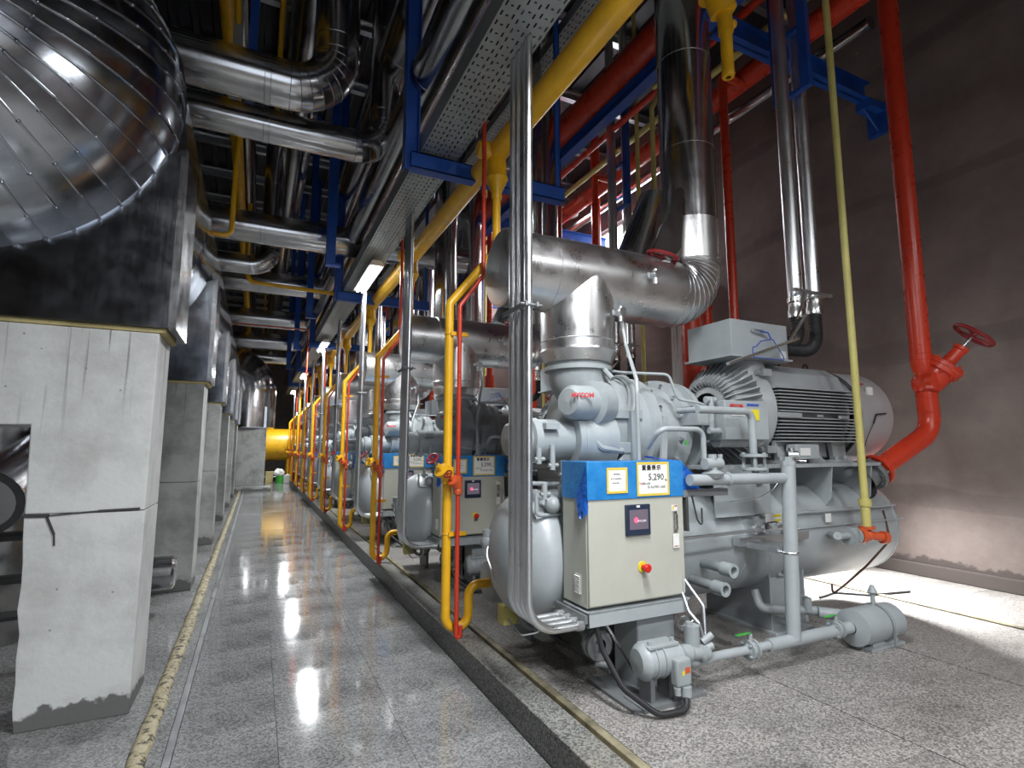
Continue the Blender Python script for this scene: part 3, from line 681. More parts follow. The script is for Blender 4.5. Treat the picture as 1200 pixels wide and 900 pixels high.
# small lines on the compressor
mb = MB().tube([(2.38, 2.92, 2.28), (2.30, 2.80, 2.02), (2.30, 2.62, 1.93), (2.14, 2.62, 1.90), (2.14, 2.62, 1.42)], .013, .08, 10)
part('vent_line', MB().tube([(2.33, 3.02, 2.40), (2.33, 2.98, 2.22), (2.155, 2.66, 1.93), (2.14, 2.64, 1.85), (2.14, 2.64, 1.425)], .013, .05, 10), M['cast'], t)
part('oil_line', MB().tube([(2.3, 3.1, 2.05), (2.3, 3.0, 2.03), (2.62, 2.88, 2.02), (2.66, 2.84, 1.84), (2.80, 2.8, 1.82), (2.90, 2.8, 1.80)], .010, .05, 8).tube([(2.2, VY, 2.0), (2.2, 3.1, 2.08), (2.22, 3.0, 1.98)], .02, .04, 8), M['cast'], t)
mb = MB().box((2.78, 2.78, 1.66), (2.92, 2.95, 1.80)).cyl((2.86, 2.78, 1.84), (2.95, 2.78, 1.84), .025).cyl((2.86, 2.76, 1.62), (2.96, 2.76, 1.62), .022).cyl((2.90, 2.77, 1.6), (2.90, 2.77, 1.86), .02)
part('valve_block', mb, M['cast'], t, bev=.004)
mb = MB().tube([(2.60, 2.6, 1.752), (3.10, 2.6, 1.752), (3.10, 2.6, 1.46)], .026, .06, 12).tube([(2.60, 2.78, 1.752), (2.62, 2.6, 1.752), (2.8, 2.6, 1.752)], .02, .03, 10)
mb.cyl((3.10, 2.6, 1.46), (3.10, 2.6, 1.44), .09, n=24).cyl((3.10, 2.6, 1.37), (3.10, 2.6, 1.35), .09, n=24).cyl((3.10, 2.6, 1.44), (3.10, 2.6, 1.37), .022).cyl((3.10, 2.6, 1.36), (3.10, 2.56, 1.24), .022)
bolts(mb, (3.10, 2.6, 1.34), (0, 0, 1), .065, 4, .012, .13, PI/4)
part('oil_return_pipe', mb, M['cast'], t)
part('oil_feed_pipe', MB().tube([(2.26, 2.7, 1.50), (2.26, 2.58, 1.62), (2.60, 2.56, 1.62), (2.60, 2.56, 1.42)], .017, .06, 10), M['cast'], t)
mb = MB().cyl((2.58, 2.54, 1.40), (2.72, 2.54, 1.40), .035).cyl((2.65, 2.54, 1.34), (2.65, 2.54, 1.46), .028).lathe((2.65, 2.54, 1.36), (0, 0, -1), [(0, .03), (.02, .07), (.05, .05), (.06, .02)], 16).cyl((2.73, 2.55, 1.36), (2.73, 2.55, 1.46), .016, n=8)
part('stop_valve', mb, M['cast'], t)
mb = MB()
for k_, (x, z, h) in enumerate([(1.62, 1.40, .10), (1.72, 1.36, .16), (1.80, 1.30, .12), (1.66, 1.18, .10), (1.78, 1.14, .12)]):
    mb.cyl((x, 2.98, z), (x, 2.98, z+h), .018, n=10).cyl((x-.03, 2.98, z+.03), (x+.04, 2.98, z+.03), .013, n=8)
mb.tube([(1.60, 2.98, 1.22), (1.60, 2.98, 1.08), (1.88, 2.98, 1.08)], .012, .03, 8).tube([(1.5, 3.05, 1.42), (1.5, 3.05, 1.28), (1.9, 3.05, 1.26)], .014, .04, 8)
mb.sph((1.72, 2.98, 1.14), .055, 12).lathe((1.80, 3.0, 1.0), (0, 0, 1), [(0, .03), (.2, .03), (.22, .012), (.30, .012)], 10)
part('pilot_valve', mb, M['cast'], t)
tiny(part('green_lever', MB().box((2.60, 2.72, 1.52), (2.615, 2.73, 1.55)), M['green'], t))
# --- slide box with labels between compressor and motor
t = thing('control_box', '', 'box', (3.2, 2.9, 1.6), 'grey control boxes')
reg(t, lambda q: 'small grey labelled box beside the coupling of the %s compressor' % q)
part('case', MB().prism([(2.72, 1.84), (3.02, 1.83), (3.05, 1.74), (3.05, 1.60), (3.00, 1.555), (2.72, 1.56)], 'x', 2.98, 3.42), M['grey'], t, bev=.006)
part('drum', MB().cyl((3.0, 2.84, 1.56), (3.44, 2.84, 1.56), .055), M['grey'], t)
tiny(part('yellow_label', MB().box((3.20, 2.716, 1.70), (3.32, 2.719, 1.78)), M['yellow_lab'], t))
tiny(part('blue_strip', MB().box((3.20, 2.716, 1.805), (3.32, 2.719, 1.82)), M['inkblue'], t))
tiny(part('white_label', MB().box((3.04, 2.716, 1.73), (3.18, 2.719, 1.765)), M['white'], t))
text('MYCOM', .035, M['estop'], t, (3.09, 2.714, 1.80), off=.001)
# --- electric motor
t = thing('electric_motor', '', 'motor', (4.2, VY, 1.38), 'finned grey electric motors')
reg(t, lambda q: '%s large grey finned electric motor with fan cowl on top of its vessel' % q)
mz = 1.80
part('frame', MB().lathe((0, VY, mz), X_, [(3.72, .33), (4.80, .33)], 40).box((3.74, 3.02, 1.42), (4.78, 3.58, 1.62)).prism([(2.98, 1.99), (3.04, 2.14), (3.16, 2.22), (3.44, 2.22), (3.56, 2.14), (3.62, 1.99)], 'x', 3.74, 4.78), M['motor'], t, bev=.008)
nf = 0
fin = MB().box((0, 0, 0), (.98, .09, .009)).mesh('fin', M['motor'])
for k_ in range(17):
    if k_ in (8,): continue
    z = 1.985-.0272*k_; hw = .33
    dz = z-mz; y_in = VY-math.sqrt(max(0, hw*hw-dz*dz))
    o = bpy.data.objects.new('fin', fin); COL.objects.link(o); o.parent = t; o.location = (3.77-4.2, 2.885-VY, z-1.38); nf += 1
    o.scale = (1, (y_in+.02-2.885)/.09, 1); o['tiny'] = 1
fb = MB()
for k_ in range(17): z = 1.985-.0272*k_; fb.box((3.77, 3.6, z), (4.75, 3.715, z+.009))
part_each('rear_fin', fb, M['motor'], t, True)
part('fin_guard', MB().box((3.74, 2.875, 1.745), (4.02, 2.89, 1.785)).box((4.22, 2.87, 1.755), (4.28, 2.89, 1.775)).box((4.5, 2.87, 1.75), (4.62, 2.89, 1.775)), M['motor'], t, bev=.004)
mb = MB().lathe((0, VY, mz), X_, [(3.40, .16), (3.44, .30), (3.60, .36), (3.66, .40), (3.74, .415), (3.75, .33)], 48, False)
part('end_shield', mb, M['motor'], t)
mb = MB()
for k_ in range(44):
    a = 2*PI*k_/44; e = Vector((0, math.cos(a), math.sin(a))); c = V(0, VY, mz)
    mb.bar(c+e*.22+V(3.40, 0, 0), c+e*.41+V(3.60, 0, 0), .007, .09, up=e)
part_each('radial_fin', mb, M['motor'], t, True)
mb = MB()
for k_ in range(4):
    a = PI/4+PI/2*k_; c = V(3.70, VY+.44*math.cos(a), mz+.44*math.sin(a)); part('shield_lug', MB().bar(c-V(.03, 0, 0), c+V(.07, 0, 0), .10, .06).cyl(c-V(.06, 0, 0), c, .022, n=8), M['motor'], t, bev=.005)
mb = MB().lathe((0, VY, mz), X_, [(4.80, .36), (4.80, .425), (5.28, .425), (5.33, .40), (5.35, .34), (5.35, .001)], 48, False)
cw = part('fan_cowl', mb, M['cowl'], t)
mb = MB().lathe((0, VY, mz), X_, [(4.78, .432), (4.815, .432)], 48)
part('cowl_band', MB().lathe((0, VY, mz), X_, [(4.785, .41), (4.785, .433), (4.81, .433), (4.81, .41)], 48, False), M['dark'], t)
tiny(part('cowl_label', MB().box((4.98, VY-.39, 1.98), (5.06, VY-.375, 2.05)), M['white'], t))
tiny(part('red_print', MB().bar((4.93, VY-.335, 2.085), (5.02, VY-.335, 2.085), .004, .012), M['inkred'], t))
tiny(part('cowl_cable', MB().tube([(4.95, VY-.44, 1.72), (5.0, VY-.44, 1.80), (5.14, VY-.44, 1.81)], .008, .02, 6).tube([(4.95, VY-.44, 1.72), (4.86, VY-.43, 1.6), (4.84, VY-.4, 1.48)], .004, .05, 6), M['black'], t))
for x in (3.86, 4.56):
    for yy in (2.93, 3.60): part('foot', MB().box((x-.11, yy-.04, 1.375), (x+.11, yy+.10, 1.40)).prism([(x-.06, 1.40), (x+.06, 1.40), (x+.09, 1.56), (x-.09, 1.56)], 'y', yy+.02, yy+.06).cyl((x-.06, yy, 1.40), (x-.06, yy, 1.43), .018, n=6).cyl((x+.06, yy, 1.40), (x+.06, yy, 1.43), .018, n=6), M['motor'], t, bev=.003)
part('gusset', MB().prism([(4.12, 1.376), (4.36, 1.376), (4.13, 1.53)], 'y', 2.92, 2.94), M['motor'], t)
part('small_terminal_case', MB().box((3.86, 2.83, 1.41), (4.14, 2.93, 1.53)), M['grey'], t, bev=.01)
mb = MB()
for x, z in ((3.95, 2.24), (4.3, 2.24), (4.7, 2.25)): mb.torus((x, VY, z+.01), (0, 1, 0), .03, .01, 16, 6)
tiny(part('lifting_eye', mb, M['dark'], t))
tiny(part('name_plate', MB().box((3.90, 2.826, 1.44), (4.02, 2.829, 1.50)), M['white'], t))
# terminal box on the motor
b = part('terminal_box', MB().box((3.36, 2.97, 2.235), (4.02, 3.44, 2.53)).box((3.33, 2.95, 2.222), (4.05, 3.46, 2.238)), M['grey'], t, bev=.004)
part('neck', MB().lathe((3.72, 3.2, 2.12), (0, 0, 1), [(0, .2), (.11, .17)], 24).lathe((3.72, 3.2, 2.0), (0, 0, 1), [(0, .24), (.13, .2)], 24), M['motor'], t)
mb = MB().bar((3.12, 2.80, 2.12), (4.13, 2.95, 2.43), .03, .02).bar((4.05, 2.96, 2.42), (4.3, 2.98, 2.66), .02, .015)
part('support_strut', mb, M['galv'], t)
part('wire_hanger', MB().tube([(3.50, 2.86, 2.29), (3.56, 2.86, 2.34), (3.75, 2.9, 2.38), (3.92, 2.92, 2.22), (3.44, 2.84, 2.20), (3.44, 2.84, 2.28), (3.50, 2.86, 2.29)], .0045, .02, 6).tube([(3.65, 2.93, 2.44), (3.74, 2.93, 2.44), (3.76, 2.92, 2.38)], .006, .02, 6), M['inkblue'], t)
tiny(part('box_handle', MB().tube([(3.58, 2.97, 2.45), (3.58, 2.94, 2.45), (3.70, 2.94, 2.45), (3.70, 2.97, 2.45)], .008, .01, 6), M['galv'], t))
lb = part('small_label', MB().box((3.92, 2.968, 2.25), (3.99, 2.969, 2.31)), M['white'], t); tiny(lb)
tiny(part('gauge_valve', MB().cyl((3.60, 2.72, 1.45), (3.66, 2.68, 1.45), .03).cyl((3.62, 2.70, 1.38), (3.62, 2.70, 1.5), .02).tube([(3.62, 2.7, 1.4), (3.4, 2.7, 1.2), (3.2, 2.66, 1.15), (2.9, 2.64, 1.14)], .004, .1, 6), M['galv'], t))
# --- insulated suction pipe with tee and riser
t = thing('suction_pipe', '', 'pipe', (2.13, VY, 2.1), 'silver insulated suction pipes')
reg(t, lambda q: '%s shiny insulated suction pipe over its compressor, with tee and tall riser' % q)
hz = 2.77; R1 = .275
part('header', MB().lathe((0, VY, hz), X_, [(1.50, .001), (1.50, R1), (1.84, R1), (1.842, R1+.003), (2.72, R1+.003), (2.722, R1)], 56, False), M['clad_new'], t, sharp=50)
part('end_disc', MB().lathe((0, VY, hz), X_, [(1.485, .001), (1.49, R1-.01), (1.502, R1+.004), (1.53, R1+.004)], 40, False), M['galv'], t)
# tee neck cut to the header
mb = MB(); n = 64; v = []; zt = 2.21
for i in range(n):
    a = 2*PI*i/n; x, y = R1*math.cos(a), R1*math.sin(a)
    z = hz-math.sqrt(max(0, (R1+.004)**2-y*y))+0.0
    # the sheet is cut as a pointed pair of facets
    v += [(2.13+x, VY+y, zt), (2.13+x, VY+y, min(hz+.0, z))]
mb.add(v, [(2*i, 2*((i+1) % n), 2*((i+1) % n)+1, 2*i+1) for i in range(n)])
part('tee_neck', mb, M['clad_new'], t, sharp=60)
part('neck_cone', MB().lathe((2.13, VY, 0), (0, 0, 1), [(2.215, R1+.004), (2.20, R1+.006), (2.195, R1+.002), (2.12, R1-.03), (2.115, R1-.08)], 48, False).lathe((2.13, VY, 0), (0, 0, 1), [(2.27, R1+.001), (2.275, R1+.005), (2.28, R1+.001)], 48, False), M['clad_new'], t)
elb = MB().tube([(2.72, VY, hz), (3.30, VY, hz), (3.30, VY, 3.42)], .25, .56, 64, 10, rads=[R1, .26, .235], cap=False)
part('elbow', elb, M['clad_new'], t, sharp=7)
for q in range(0, len(elb.path), 1):
    if 0 < q < len(elb.path)-1:
        dq = elb.path[q+1]-elb.path[q-1]; tiny(part('gore_seam', MB().torus(elb.path[q], dq, elb.R[q]+.001, .0035, 48, 5), M['clad'], t))
cuts = [3.42, 4.1, 4.95, 6.0, 7.0, 8.0]
for a, b in zip(cuts, cuts[1:]):
    part('riser_section', MB().lathe((3.30, VY, 0), (0, 0, 1), [(a, .232), (b-.03, .232), (b-.03, .236), (b, .236), (b, .23)], 48, False), M['clad'] , t, sharp=50)
# small valves poking through the cladding
for (p, d) in (((2.28, 3.05, 2.46), (.1, -1, 0)), ((2.60, 3.04, 2.77), (.1, -1, .1))):
    mb = MB(); p = V(p); d = V(d).normalized()
    mb.cyl(p, p+d*.09, .014, n=10).cyl(p+d*.05, p+d*.10, .03, n=12).cyl(p+d*.075+V(0, 0, .04), p+d*.075-V(0, 0, .07), .018, n=10).cyl(p+d*.06-V(.05, 0, 0), p+d*.06+V(.05, 0, .03), .016, n=10)
    part('drain_valve', mb, M['galv'], t)
# insulated angle branch with its handwheel
mb = MB().lathe((2.80, 3.45, 3.02), (.42, .1, .80), [(0, .17), (.05, .175), (.75, .175), (.80, .12)], 32)
part('branch_jacket', mb, M['clad'], t)
mb = MB().prism([(2.72, 3.05), (3.02, 3.62), (3.06, 3.60), (3.0, 3.10), (2.9, 2.98)], 'y', 3.10, 3.13)
part('jacket_flap', mb, M['clad'], t)
handwheel((2.84, 3.14, 3.02), (.2, -.3, 1), .12, .014, M['wheel'], 'handwheel', t, 4)
# --- black main cable pipes with hoses
for k_, (x, zt) in enumerate(((4.345, 2.80), (4.60, 2.86))):
    t = thing('cable_pipe', '', 'pipe', (x, 3.1, zt), 'silver cable pipes with black hoses')
    reg(t, (lambda q, k_=k_: '%s silver cable pipe dropping to the terminal box of the %s motor' % (('left', 'right')[k_], q)))
    part('pipe', MB().lathe((x, 3.1, 0), (0, 0, 1), [(zt, .062), (ZC, .062)], 24, False), M['galv'], t)
    part('coupling', MB().lathe((x, 3.1, 0), (0, 0, 1), [(zt-.14, .06), (zt-.13, .07), (zt-.07, .07), (zt-.05, .062), (zt, .062), (zt+.01, .07), (zt+.05, .07), (zt+.05, .06)], 24, False), M['steel'], t)
    hs = MB(); z2 = 2.44-.06*k_
    hs.tube([(x, 3.1, zt-.13), (x, 3.1, z2-.0), (4.02, 3.12, z2-.02)], .055, .30 if k_ else .2, 20, 14)
    pth = list(hs.path); hs2 = MB().tube([tuple(p) for p in pth], .052, 0, 18)
    cum = 0
    for a, b in zip(pth, pth[1:]):
        L_ = (b-a).length; nn = max(1, int(L_/.02))
        for q in range(nn): p = a+(b-a)*(q+.5)/nn; hs2.torus(p, b-a, .051, .007, 16, 5)
    part('corrugated_hose', hs2, M['black'], t)
    part('gland', MB().lathe((4.01, 3.12, z2-.02), X_, [(0, .06), (.04, .066), (.06, .066), (.06, .05)], 20, False), M['steel'], t)
t = thing('pipe_clamp', '', 'bracket', (4.4, 3.06, 2.9), 'strut clamps on cable pipes')
reg(t, lambda q: 'slotted strut clamp across the cable pipes of the %s motor' % q)
part('strut', MB().box((4.20, 3.00, 2.88), (4.72, 3.03, 2.905)), M['galv'], t); part('brace', MB().bar((4.2, 3.0, 2.62), (4.36, 3.0, 2.88), .02, .012), M['galv'], t)
# --- blue ladder frame holding the cable pipes
t = thing('ladder_bracket', '', 'bracket', (4.45, 3.0, 5.0), 'blue ladder brackets')
reg(t, lambda q: 'dark blue ladder-shaped steel bracket around the cable pipes of the %s motor' % q)
ya, yb = 2.94, 3.26
for yv, wv in ((ya, .045), (yb, .022)): part('stile', MB().box((4.45, yv-wv, 4.86), (4.51, yv+wv, 6.4)), M['blue'], t, bev=.003)
for z in (4.89, 5.52): part('rung', MB().box((4.47, ya, z-.02), (4.53, yb, z+.02)), M['blue'], t, bev=.003)
# --- steel conduits on the cabinet
t = thing('conduit_bundle', '', 'conduits', (1.38, 2.78, .6), 'bundles of steel conduits')
reg(t, lambda q: 'bundle of four strapped steel conduits rising to the tray beside the %s cabinet' % q)
for k_ in range(4):
    y = 2.63+.072*k_
    c_ = part('conduit', MB().tube([(1.375, y, 4.03), (1.36, y, .515), (1.705, y, .515)], .0185 if k_ else .023, .21, 14, 10), M['galv'], t)
    tiny(part('gland', MB().cyl((1.66, y, .515), (1.70, y, .515), .03, n=10), M['galv'], t))
part('clamp', MB().box((1.325, 2.58, 2.30), (1.34, 2.90, 2.325)).box((1.395, 2.58, 2.30), (1.41, 2.90, 2.325)).cyl((1.30, 2.60, 2.312), (1.44, 2.60, 2.312), .007, n=6), M['grey_dk'], t)
# --- yellow drain riser on the kerb
t = thing('yellow_riser_pipe', '', 'pipe', (1.34, 3.8, .2), 'yellow riser pipes on the kerb')
reg(t, lambda q: '%s yellow riser pipe from the kerb with its angled valve and U-bend foot' % q)
YP = 3.78
part('pipe', MB().tube([(1.675, YP, 3.72), (1.675, YP, 3.09), (1.285, YP, 2.60), (1.285, YP, .215), (1.46, YP, .215), (1.46, YP, .50), (1.66, YP, .50)], .033, [.05, .05, .10, .10, .08], 16), M['yellow'], t)
mb = MB().lathe((1.675, YP, 3.72), (0, 0, -1), [(-.02, .085), (.02, .095), (.14, .04), (.17, .045), (.2, .036)], 20, False)
part('reducer', mb, M['yellow'], t)
vb = MB().cyl((1.285, YP-.01, 1.36), (1.285, YP-.01, 1.24), .048).lathe((1.285, YP-.02, 1.28), (-.62, -.35, .60), [(0, .046), (.07, .044), (.08, .06), (.10, .06), (.105, .022), (.15, .02)], 16)
vv = part('valve', vb, M['yellow'], t)
mb = MB().cyl((1.285-.62*.14, YP-.02-.35*.14, 1.28+.6*.14), (1.285-.62*.22, YP-.02-.35*.22, 1.28+.6*.22), .008); part('stem', mb, M['steel'], vv)
c = V(1.285, YP-.02, 1.28)+V(-.62, -.35, .60)*.24; handwheel(c, (-.62, -.35, .60), .042, .008, M['wheel'], 'handwheel', vv)
for z in (.88, 2.36):
    part('bracket', MB().box((1.285, YP-.05, z-.015), (1.42, YP-.03, z+.015)).torus((1.285, YP, z), (0, 0, 1), .036, .004, 20, 6), M['yellow'], t)
# --- red thin pipe beside it
t = thing('red_riser_pipe', '', 'pipe', (1.34, 3.72, .16), 'thin red riser pipes on the kerb')
reg(t, lambda q: '%s thin red riser pipe running beside its yellow riser on the kerb' % q)
YR = 3.70
part('pipe', MB().tube([(1.53, YR, 4.17), (1.53, YR, 2.84), (1.34, YR, 2.57), (1.34, YR, .175), (1.37, YR, .175), (1.37, YR, .25)], .0165, [.04, .04, .015, .015], 12), M['red'], t)
mb = MB().cyl((1.34, YR, 1.30), (1.34, YR, 1.17), .032).lathe((1.34, YR, 1.22), (-.6, -.35, .6), [(0, .036), (.06, .034), (.065, .044), (.08, .044), (.085, .016), (.11, .014)], 14).sph((1.34, YR, 1.19), .036, 14)
vv = part('valve', mb, M['orange'], t)
c = V(1.34, YR, 1.22)+V(-.6, -.35, .6)*.16; handwheel(c, (-.6, -.35, .6), .030, .006, M['wheel'], 'handwheel', vv)
# --- oil cooler: drum with the yellow pipe on its left end, pipe and valve under the vessel
t = thing('oil_cooler', '', 'cooler', (1.9, YP, .5), 'grey oil coolers')
reg(t, lambda q: 'grey drum-shaped oil cooler low at the left end of the %s vessel' % q)
part('drum', MB().lathe((0, YP+.05, .50), X_, [(1.62, .001), (1.63, .14), (1.66, .16), (2.6, .16), (2.61, .001)], 32, False), M['grey'], t)
part_each('cradle', MB().box((1.9, YP-.14, FZ), (1.93, YP+.14, .45)).box((2.4, YP-.14, FZ), (2.43, YP+.14, .45)), M['grey_dk'], t)
part('ring', MB().cyl((1.655, YP, .50), (1.63, YP, .50), .042), M['paper'], t)
part('yellow_tray', MB().box((1.58, 3.42, .30), (1.72, 3.52, .42)), M['yellow_pale'], t)
part('drain_pipe', MB().tube([(1.90, 3.6, .44), (1.90, 2.9, .40), (1.86, 2.74, .36)], .05, .05, 16).lathe((1.86, 2.76, .36), (0, -1, 0), [(0, .05), (0, .085), (.025, .085), (.03, .08), (.05, .085), (.07, .085), (.07, .04)], 20, False).cyl((1.86, 2.74, .36), (1.86, 2.74, .26), .02).cyl((1.84, 2.72, .26), (1.92, 2.68, .25), .02).torus((1.72, 3.25, .40), (.5, 1, .2), .09, .018, 24, 8), M['grey_dk'], t)
part('white_hose', MB().tube([(1.50, 3.45, .95), (1.44, 3.4, .78), (1.48, 3.3, .60), (1.60, 3.1, .50), (1.75, 2.95, .53), (1.95, 2.9, .52)], .008, .12, 8).tube([(1.56, 3.3, .38), (1.60, 3.2, .30), (1.72, 3.15, .32), (1.72, 3.15, .40)], .006, .04, 6), M['galv'], t)
part('sight_valve', MB().sph((1.47, 3.45, .86), .05, 14).cyl((1.47, 3.45, .78), (1.47, 3.45, .94), .035).cyl((1.47, 3.45, .86), (1.62, 3.40, .87), .02).cyl((1.56, 3.42, .866), (1.62, 3.40, .87), .03, n=6), M['cast'], t)
# --- oil pump at the cabinet foot
t = thing('oil_pump', '', 'pump', (2.12, 2.44, FZ), 'grey oil pumps')
reg(t, lambda q: 'small grey oil pump motor on the floor at the foot of the %s cabinet' % q)
part('motor_shell', MB().lathe((1.985, 2.50, .315), (1, -.12, 0), [(-.02, .001), (-.015, .07), (.01, .095), (.03, .10), (.035, .088), (.07, .088), (.072, .096), (.08, .096), (.082, .088), (.12, .088), (.122, .096), (.13, .096), (.132, .088), (.25, .082), (.29, .05), (.30, .001)], 28, False), M['cast'], t)
part('terminal_case', MB().box((2.13, 2.36, .20), (2.24, 2.42, .345)), M['cast'], t, bev=.015)
part('top_plate', MB().box((2.0, 2.43, .39), (2.22, 2.54, .41)), M['cast'], t, bev=.006)
part('lifting_bolt', MB().cyl((2.03, 2.46, .40), (2.03, 2.46, .43), .012, n=8), M['cast'], t)
part('lifting_bolt', MB().cyl((2.19, 2.46, .40), (2.19, 2.46, .43), .012, n=8), M['cast'], t)
part_each('foot', MB().box((1.95, 2.42, FZ), (2.28, 2.6, FZ+.025)).box((2.03, 2.46, FZ+.025), (2.06, 2.56, .24)).box((2.16, 2.46, FZ+.025), (2.19, 2.56, .24)), M['grey_dk'], t)
part('gland', MB().cyl((2.20, 2.37, .20), (2.20, 2.37, .15), .03).cyl((2.14, 2.37, .20), (2.14, 2.37, .165), .018), M['cast'], t)
tiny(part('warning_label', MB().box((2.19, 2.3585, .27), (2.225, 2.3595, .30)), M['orange'], t)); tiny(part('yellow_label', MB().box((2.168, 2.3585, .262), (2.186, 2.3595, .285)), M['yellow_lab'], t))
part('power_cable', MB().tube([(1.78, 2.62, .52), (1.80, 2.58, .38), (1.84, 2.46, .22), (1.98, 2.34, .105), (2.16, 2.32, .105), (2.20, 2.37, .16)], .016, .1, 10), M['black'], t)
part('coupled_filter', MB().lathe((2.26, 2.47, .33), (1, -.05, -.15), [(0, .045), (.06, .05), (.08, .035), (.14, .035), (.15, .05), (.2, .04)], 16).cyl((2.38, 2.5, .28), (2.38, 2.5, .46), .045).cyl((2.36, 2.50, .45), (2.36, 2.5, .48), .02).cyl((2.44, 2.48, .32), (2.50, 2.46, .34), .024).cyl((2.44, 2.48, .36), (2.50, 2.46, .40), .02), M['cast'], t)
# --- oil piping along the front
t = thing('oil_pipework', '', 'pipes', (3.1, 2.5, FZ), 'low grey oil pipework')
reg(t, lambda q: 'low grey oil pipe along the floor before the %s vessel with its standing post' % q)
part('floor_pipe', MB().tube([(2.36, 2.5, .255), (3.1, 2.5, .245), (3.12, 2.5, .245)], .027, 0, 14).tube([(2.34, 2.52, .33), (2.36, 2.5, .255), (2.5, 2.5, .254)], .034, .04, 14).tube([(3.02, 2.5, .246), (3.12, 2.5, .245), (3.85, 2.5, .24)], .040, 0, 14), M['grey'], t)
part('post', MB().tube([(3.26, 2.5, .25), (3.34, 2.52, 1.38)], .046, 0, 16).cyl((3.34, 2.52, 1.38), (3.34, 2.52, 1.41), .05, n=8).cyl((3.34, 2.52, 1.41), (3.34, 2.52, 1.44), .03, n=8), M['grey'], t)
part('cross_pipe', MB().tube([(2.46, 2.55, 1.30), (3.32, 2.53, 1.295)], .036, 0, 16).torus((2.78, 2.54, 1.30), X_, .037, .008, 20, 8), M['grey'], t)
part('u_bolt', MB().torus((3.30, 2.51, .80), (0, 0, 1), .05, .006, 20, 6).box((3.22, 2.55, .79), (3.42, 2.85, .83)), M['galv'], t)
part('angle_bracket', MB().box((2.42, 2.60, 1.22), (2.84, 2.66, 1.235)).box((2.42, 2.60, 1.19), (2.84, 2.605, 1.235)), M['grey_dk'], t)
for x in (2.86, 3.70):
    mb = MB().cyl((x-.03, 2.5, .248), (x-.015, 2.5, .248), .06).cyl((x+.015, 2.5, .248), (x+.03, 2.5, .248), .06).sph((x, 2.5, .248), .05, 12).cyl((x, 2.5, .25), (x, 2.5, .34), .014, n=8)
    bolts(mb, (x-.045, 2.5, .248), X_, .045, 4, .008, .09, PI/4)
    v_ = part('ball_valve', mb, M['cast'], t); part('green_lever', MB().bar((x, 2.5, .345), (x-.14, 2.48, .355), .018, .006), M['green'], v_)
for k_, x in enumerate((2.44, 2.475)):
    part('instrument_tube', MB().tube([(x-.02, 2.62, 1.18), (x-.03, 2.60, .62), (x-.03+.0, 2.55, .52), (x+.0, 2.50, .46), (2.46, 2.48, .36)] if k_ == 0 else [(x-.02, 2.64, 1.18), (x-.035, 2.62, .70), (2.50, 2.52, .55), (2.475, 2.49, .36)], .0095, .04, 8), M['galv'], t)
part('cable_hook', MB().tube([(2.52, 2.6, 1.2), (2.54, 2.58, 1.05), (2.58, 2.58, 1.0), (2.58, 2.58, 1.12)], .006, .02, 6).box((2.47, 2.60, .98), (2.49, 2.63, 1.2)), M['dark'], t)
# --- oil filter drum
t = thing('oil_filter', '', 'filter', (4.1, 2.5, FZ), 'grey oil filter drums')
reg(t, lambda q: 'short grey oil filter drum lying on the floor at the right of the %s vessel' % q)
part('drum', MB().lathe((3.86, 2.5, .235), X_, [(0, .04), (.02, .125), (.30, .125), (.30, .135), (.33, .135), (.33, .12), (.46, .12), (.47, .10), (.48, .001)], 32, False), M['grey'], t)
part('strap', MB().torus((4.14, 2.5, .235), X_, .128, .006, 32, 6).cyl((4.14, 2.37, .235), (4.14, 2.37, .1), .006, n=6), M['grey_dk'], t)
part('stand', MB().box((3.95, 2.42, FZ), (4.35, 2.58, FZ+.02)).box((4.0, 2.44, FZ+.02), (4.3, 2.46, .14)), M['grey'], t)
part('vent_cap', MB().cyl((4.14, 2.5, .36), (4.14, 2.5, .44), .016, n=8).lathe((4.14, 2.5, .43), (0, 0, 1), [(0, .015), (.02, .035), (.05, .02), (.07, .012)], 12), M['cast'], t)
part('side_pipe', MB().tube([(3.9, 2.75, .28), (3.5, 2.95, .30), (3.5, 3.0, .42)], .034, .05, 14).cyl((3.86, 2.74, .28), (4.0, 2.62, .27), .04).cyl((3.80, 2.78, .28), (3.80, 2.78, .38), .03).bar((3.80, 2.78, .39), (3.60, 2.76, .44), .02, .006), M['cast'], t)
# --- big red discharge pipe with angle valve
t = thing('red_discharge_pipe', '', 'pipe', (5.77, 2.85, 1.3), 'large red discharge pipes')
reg(t, lambda q: '%s large red discharge pipe with angle stop valve beside the wall' % q)
rx = 5.77; ry = 2.85
part('pipe', MB().tube([(rx, ry, ZC), (rx, ry, 2.30), (rx+.10, ry, 2.16)], .088, .10, 28), M['red'], t)
part('lower_pipe', MB().tube([(rx+.04, ry, 2.04), (rx+.06, ry, 1.66), (5.13, ry+.12, 1.30)], .088, .24, 28, 10), M['red'], t)
mb = MB()
for z in (2.40, 2.34): mb.torus((rx, ry, z), (0, 0, 1), .088, .004, 28, 6)
for z in (1.97, 1.84): mb.torus((rx+.045, ry, z), (0, 0, 1), .088, .004, 28, 6)
part_each('weld_ring', mb, M['red'], t, True)
dv = V(.215, -.32, .45).normalized()
vb = MB().sph((rx+.06, ry, 2.12), .125, 24).lathe((rx+.05, ry, 2.10), dv, [(0, .12), (.16, .13), (.17, .16), (.21, .16), (.215, .165), (.25, .165), (.255, .06), (.42, .055), (.43, .065), (.46, .065), (.47, .02)], 28)
vb.lathe((rx+.0, ry-.06, 2.13), (-.1, -1, 0), [(0, .09), (.06, .09), (.065, .075), (.07, .001)], 20, False)
bolts(vb, V(rx+.05, ry, 2.10)+dv*.15, dv, .135, 8, .016, .13)
vv = part('valve', vb, M['red'], t)
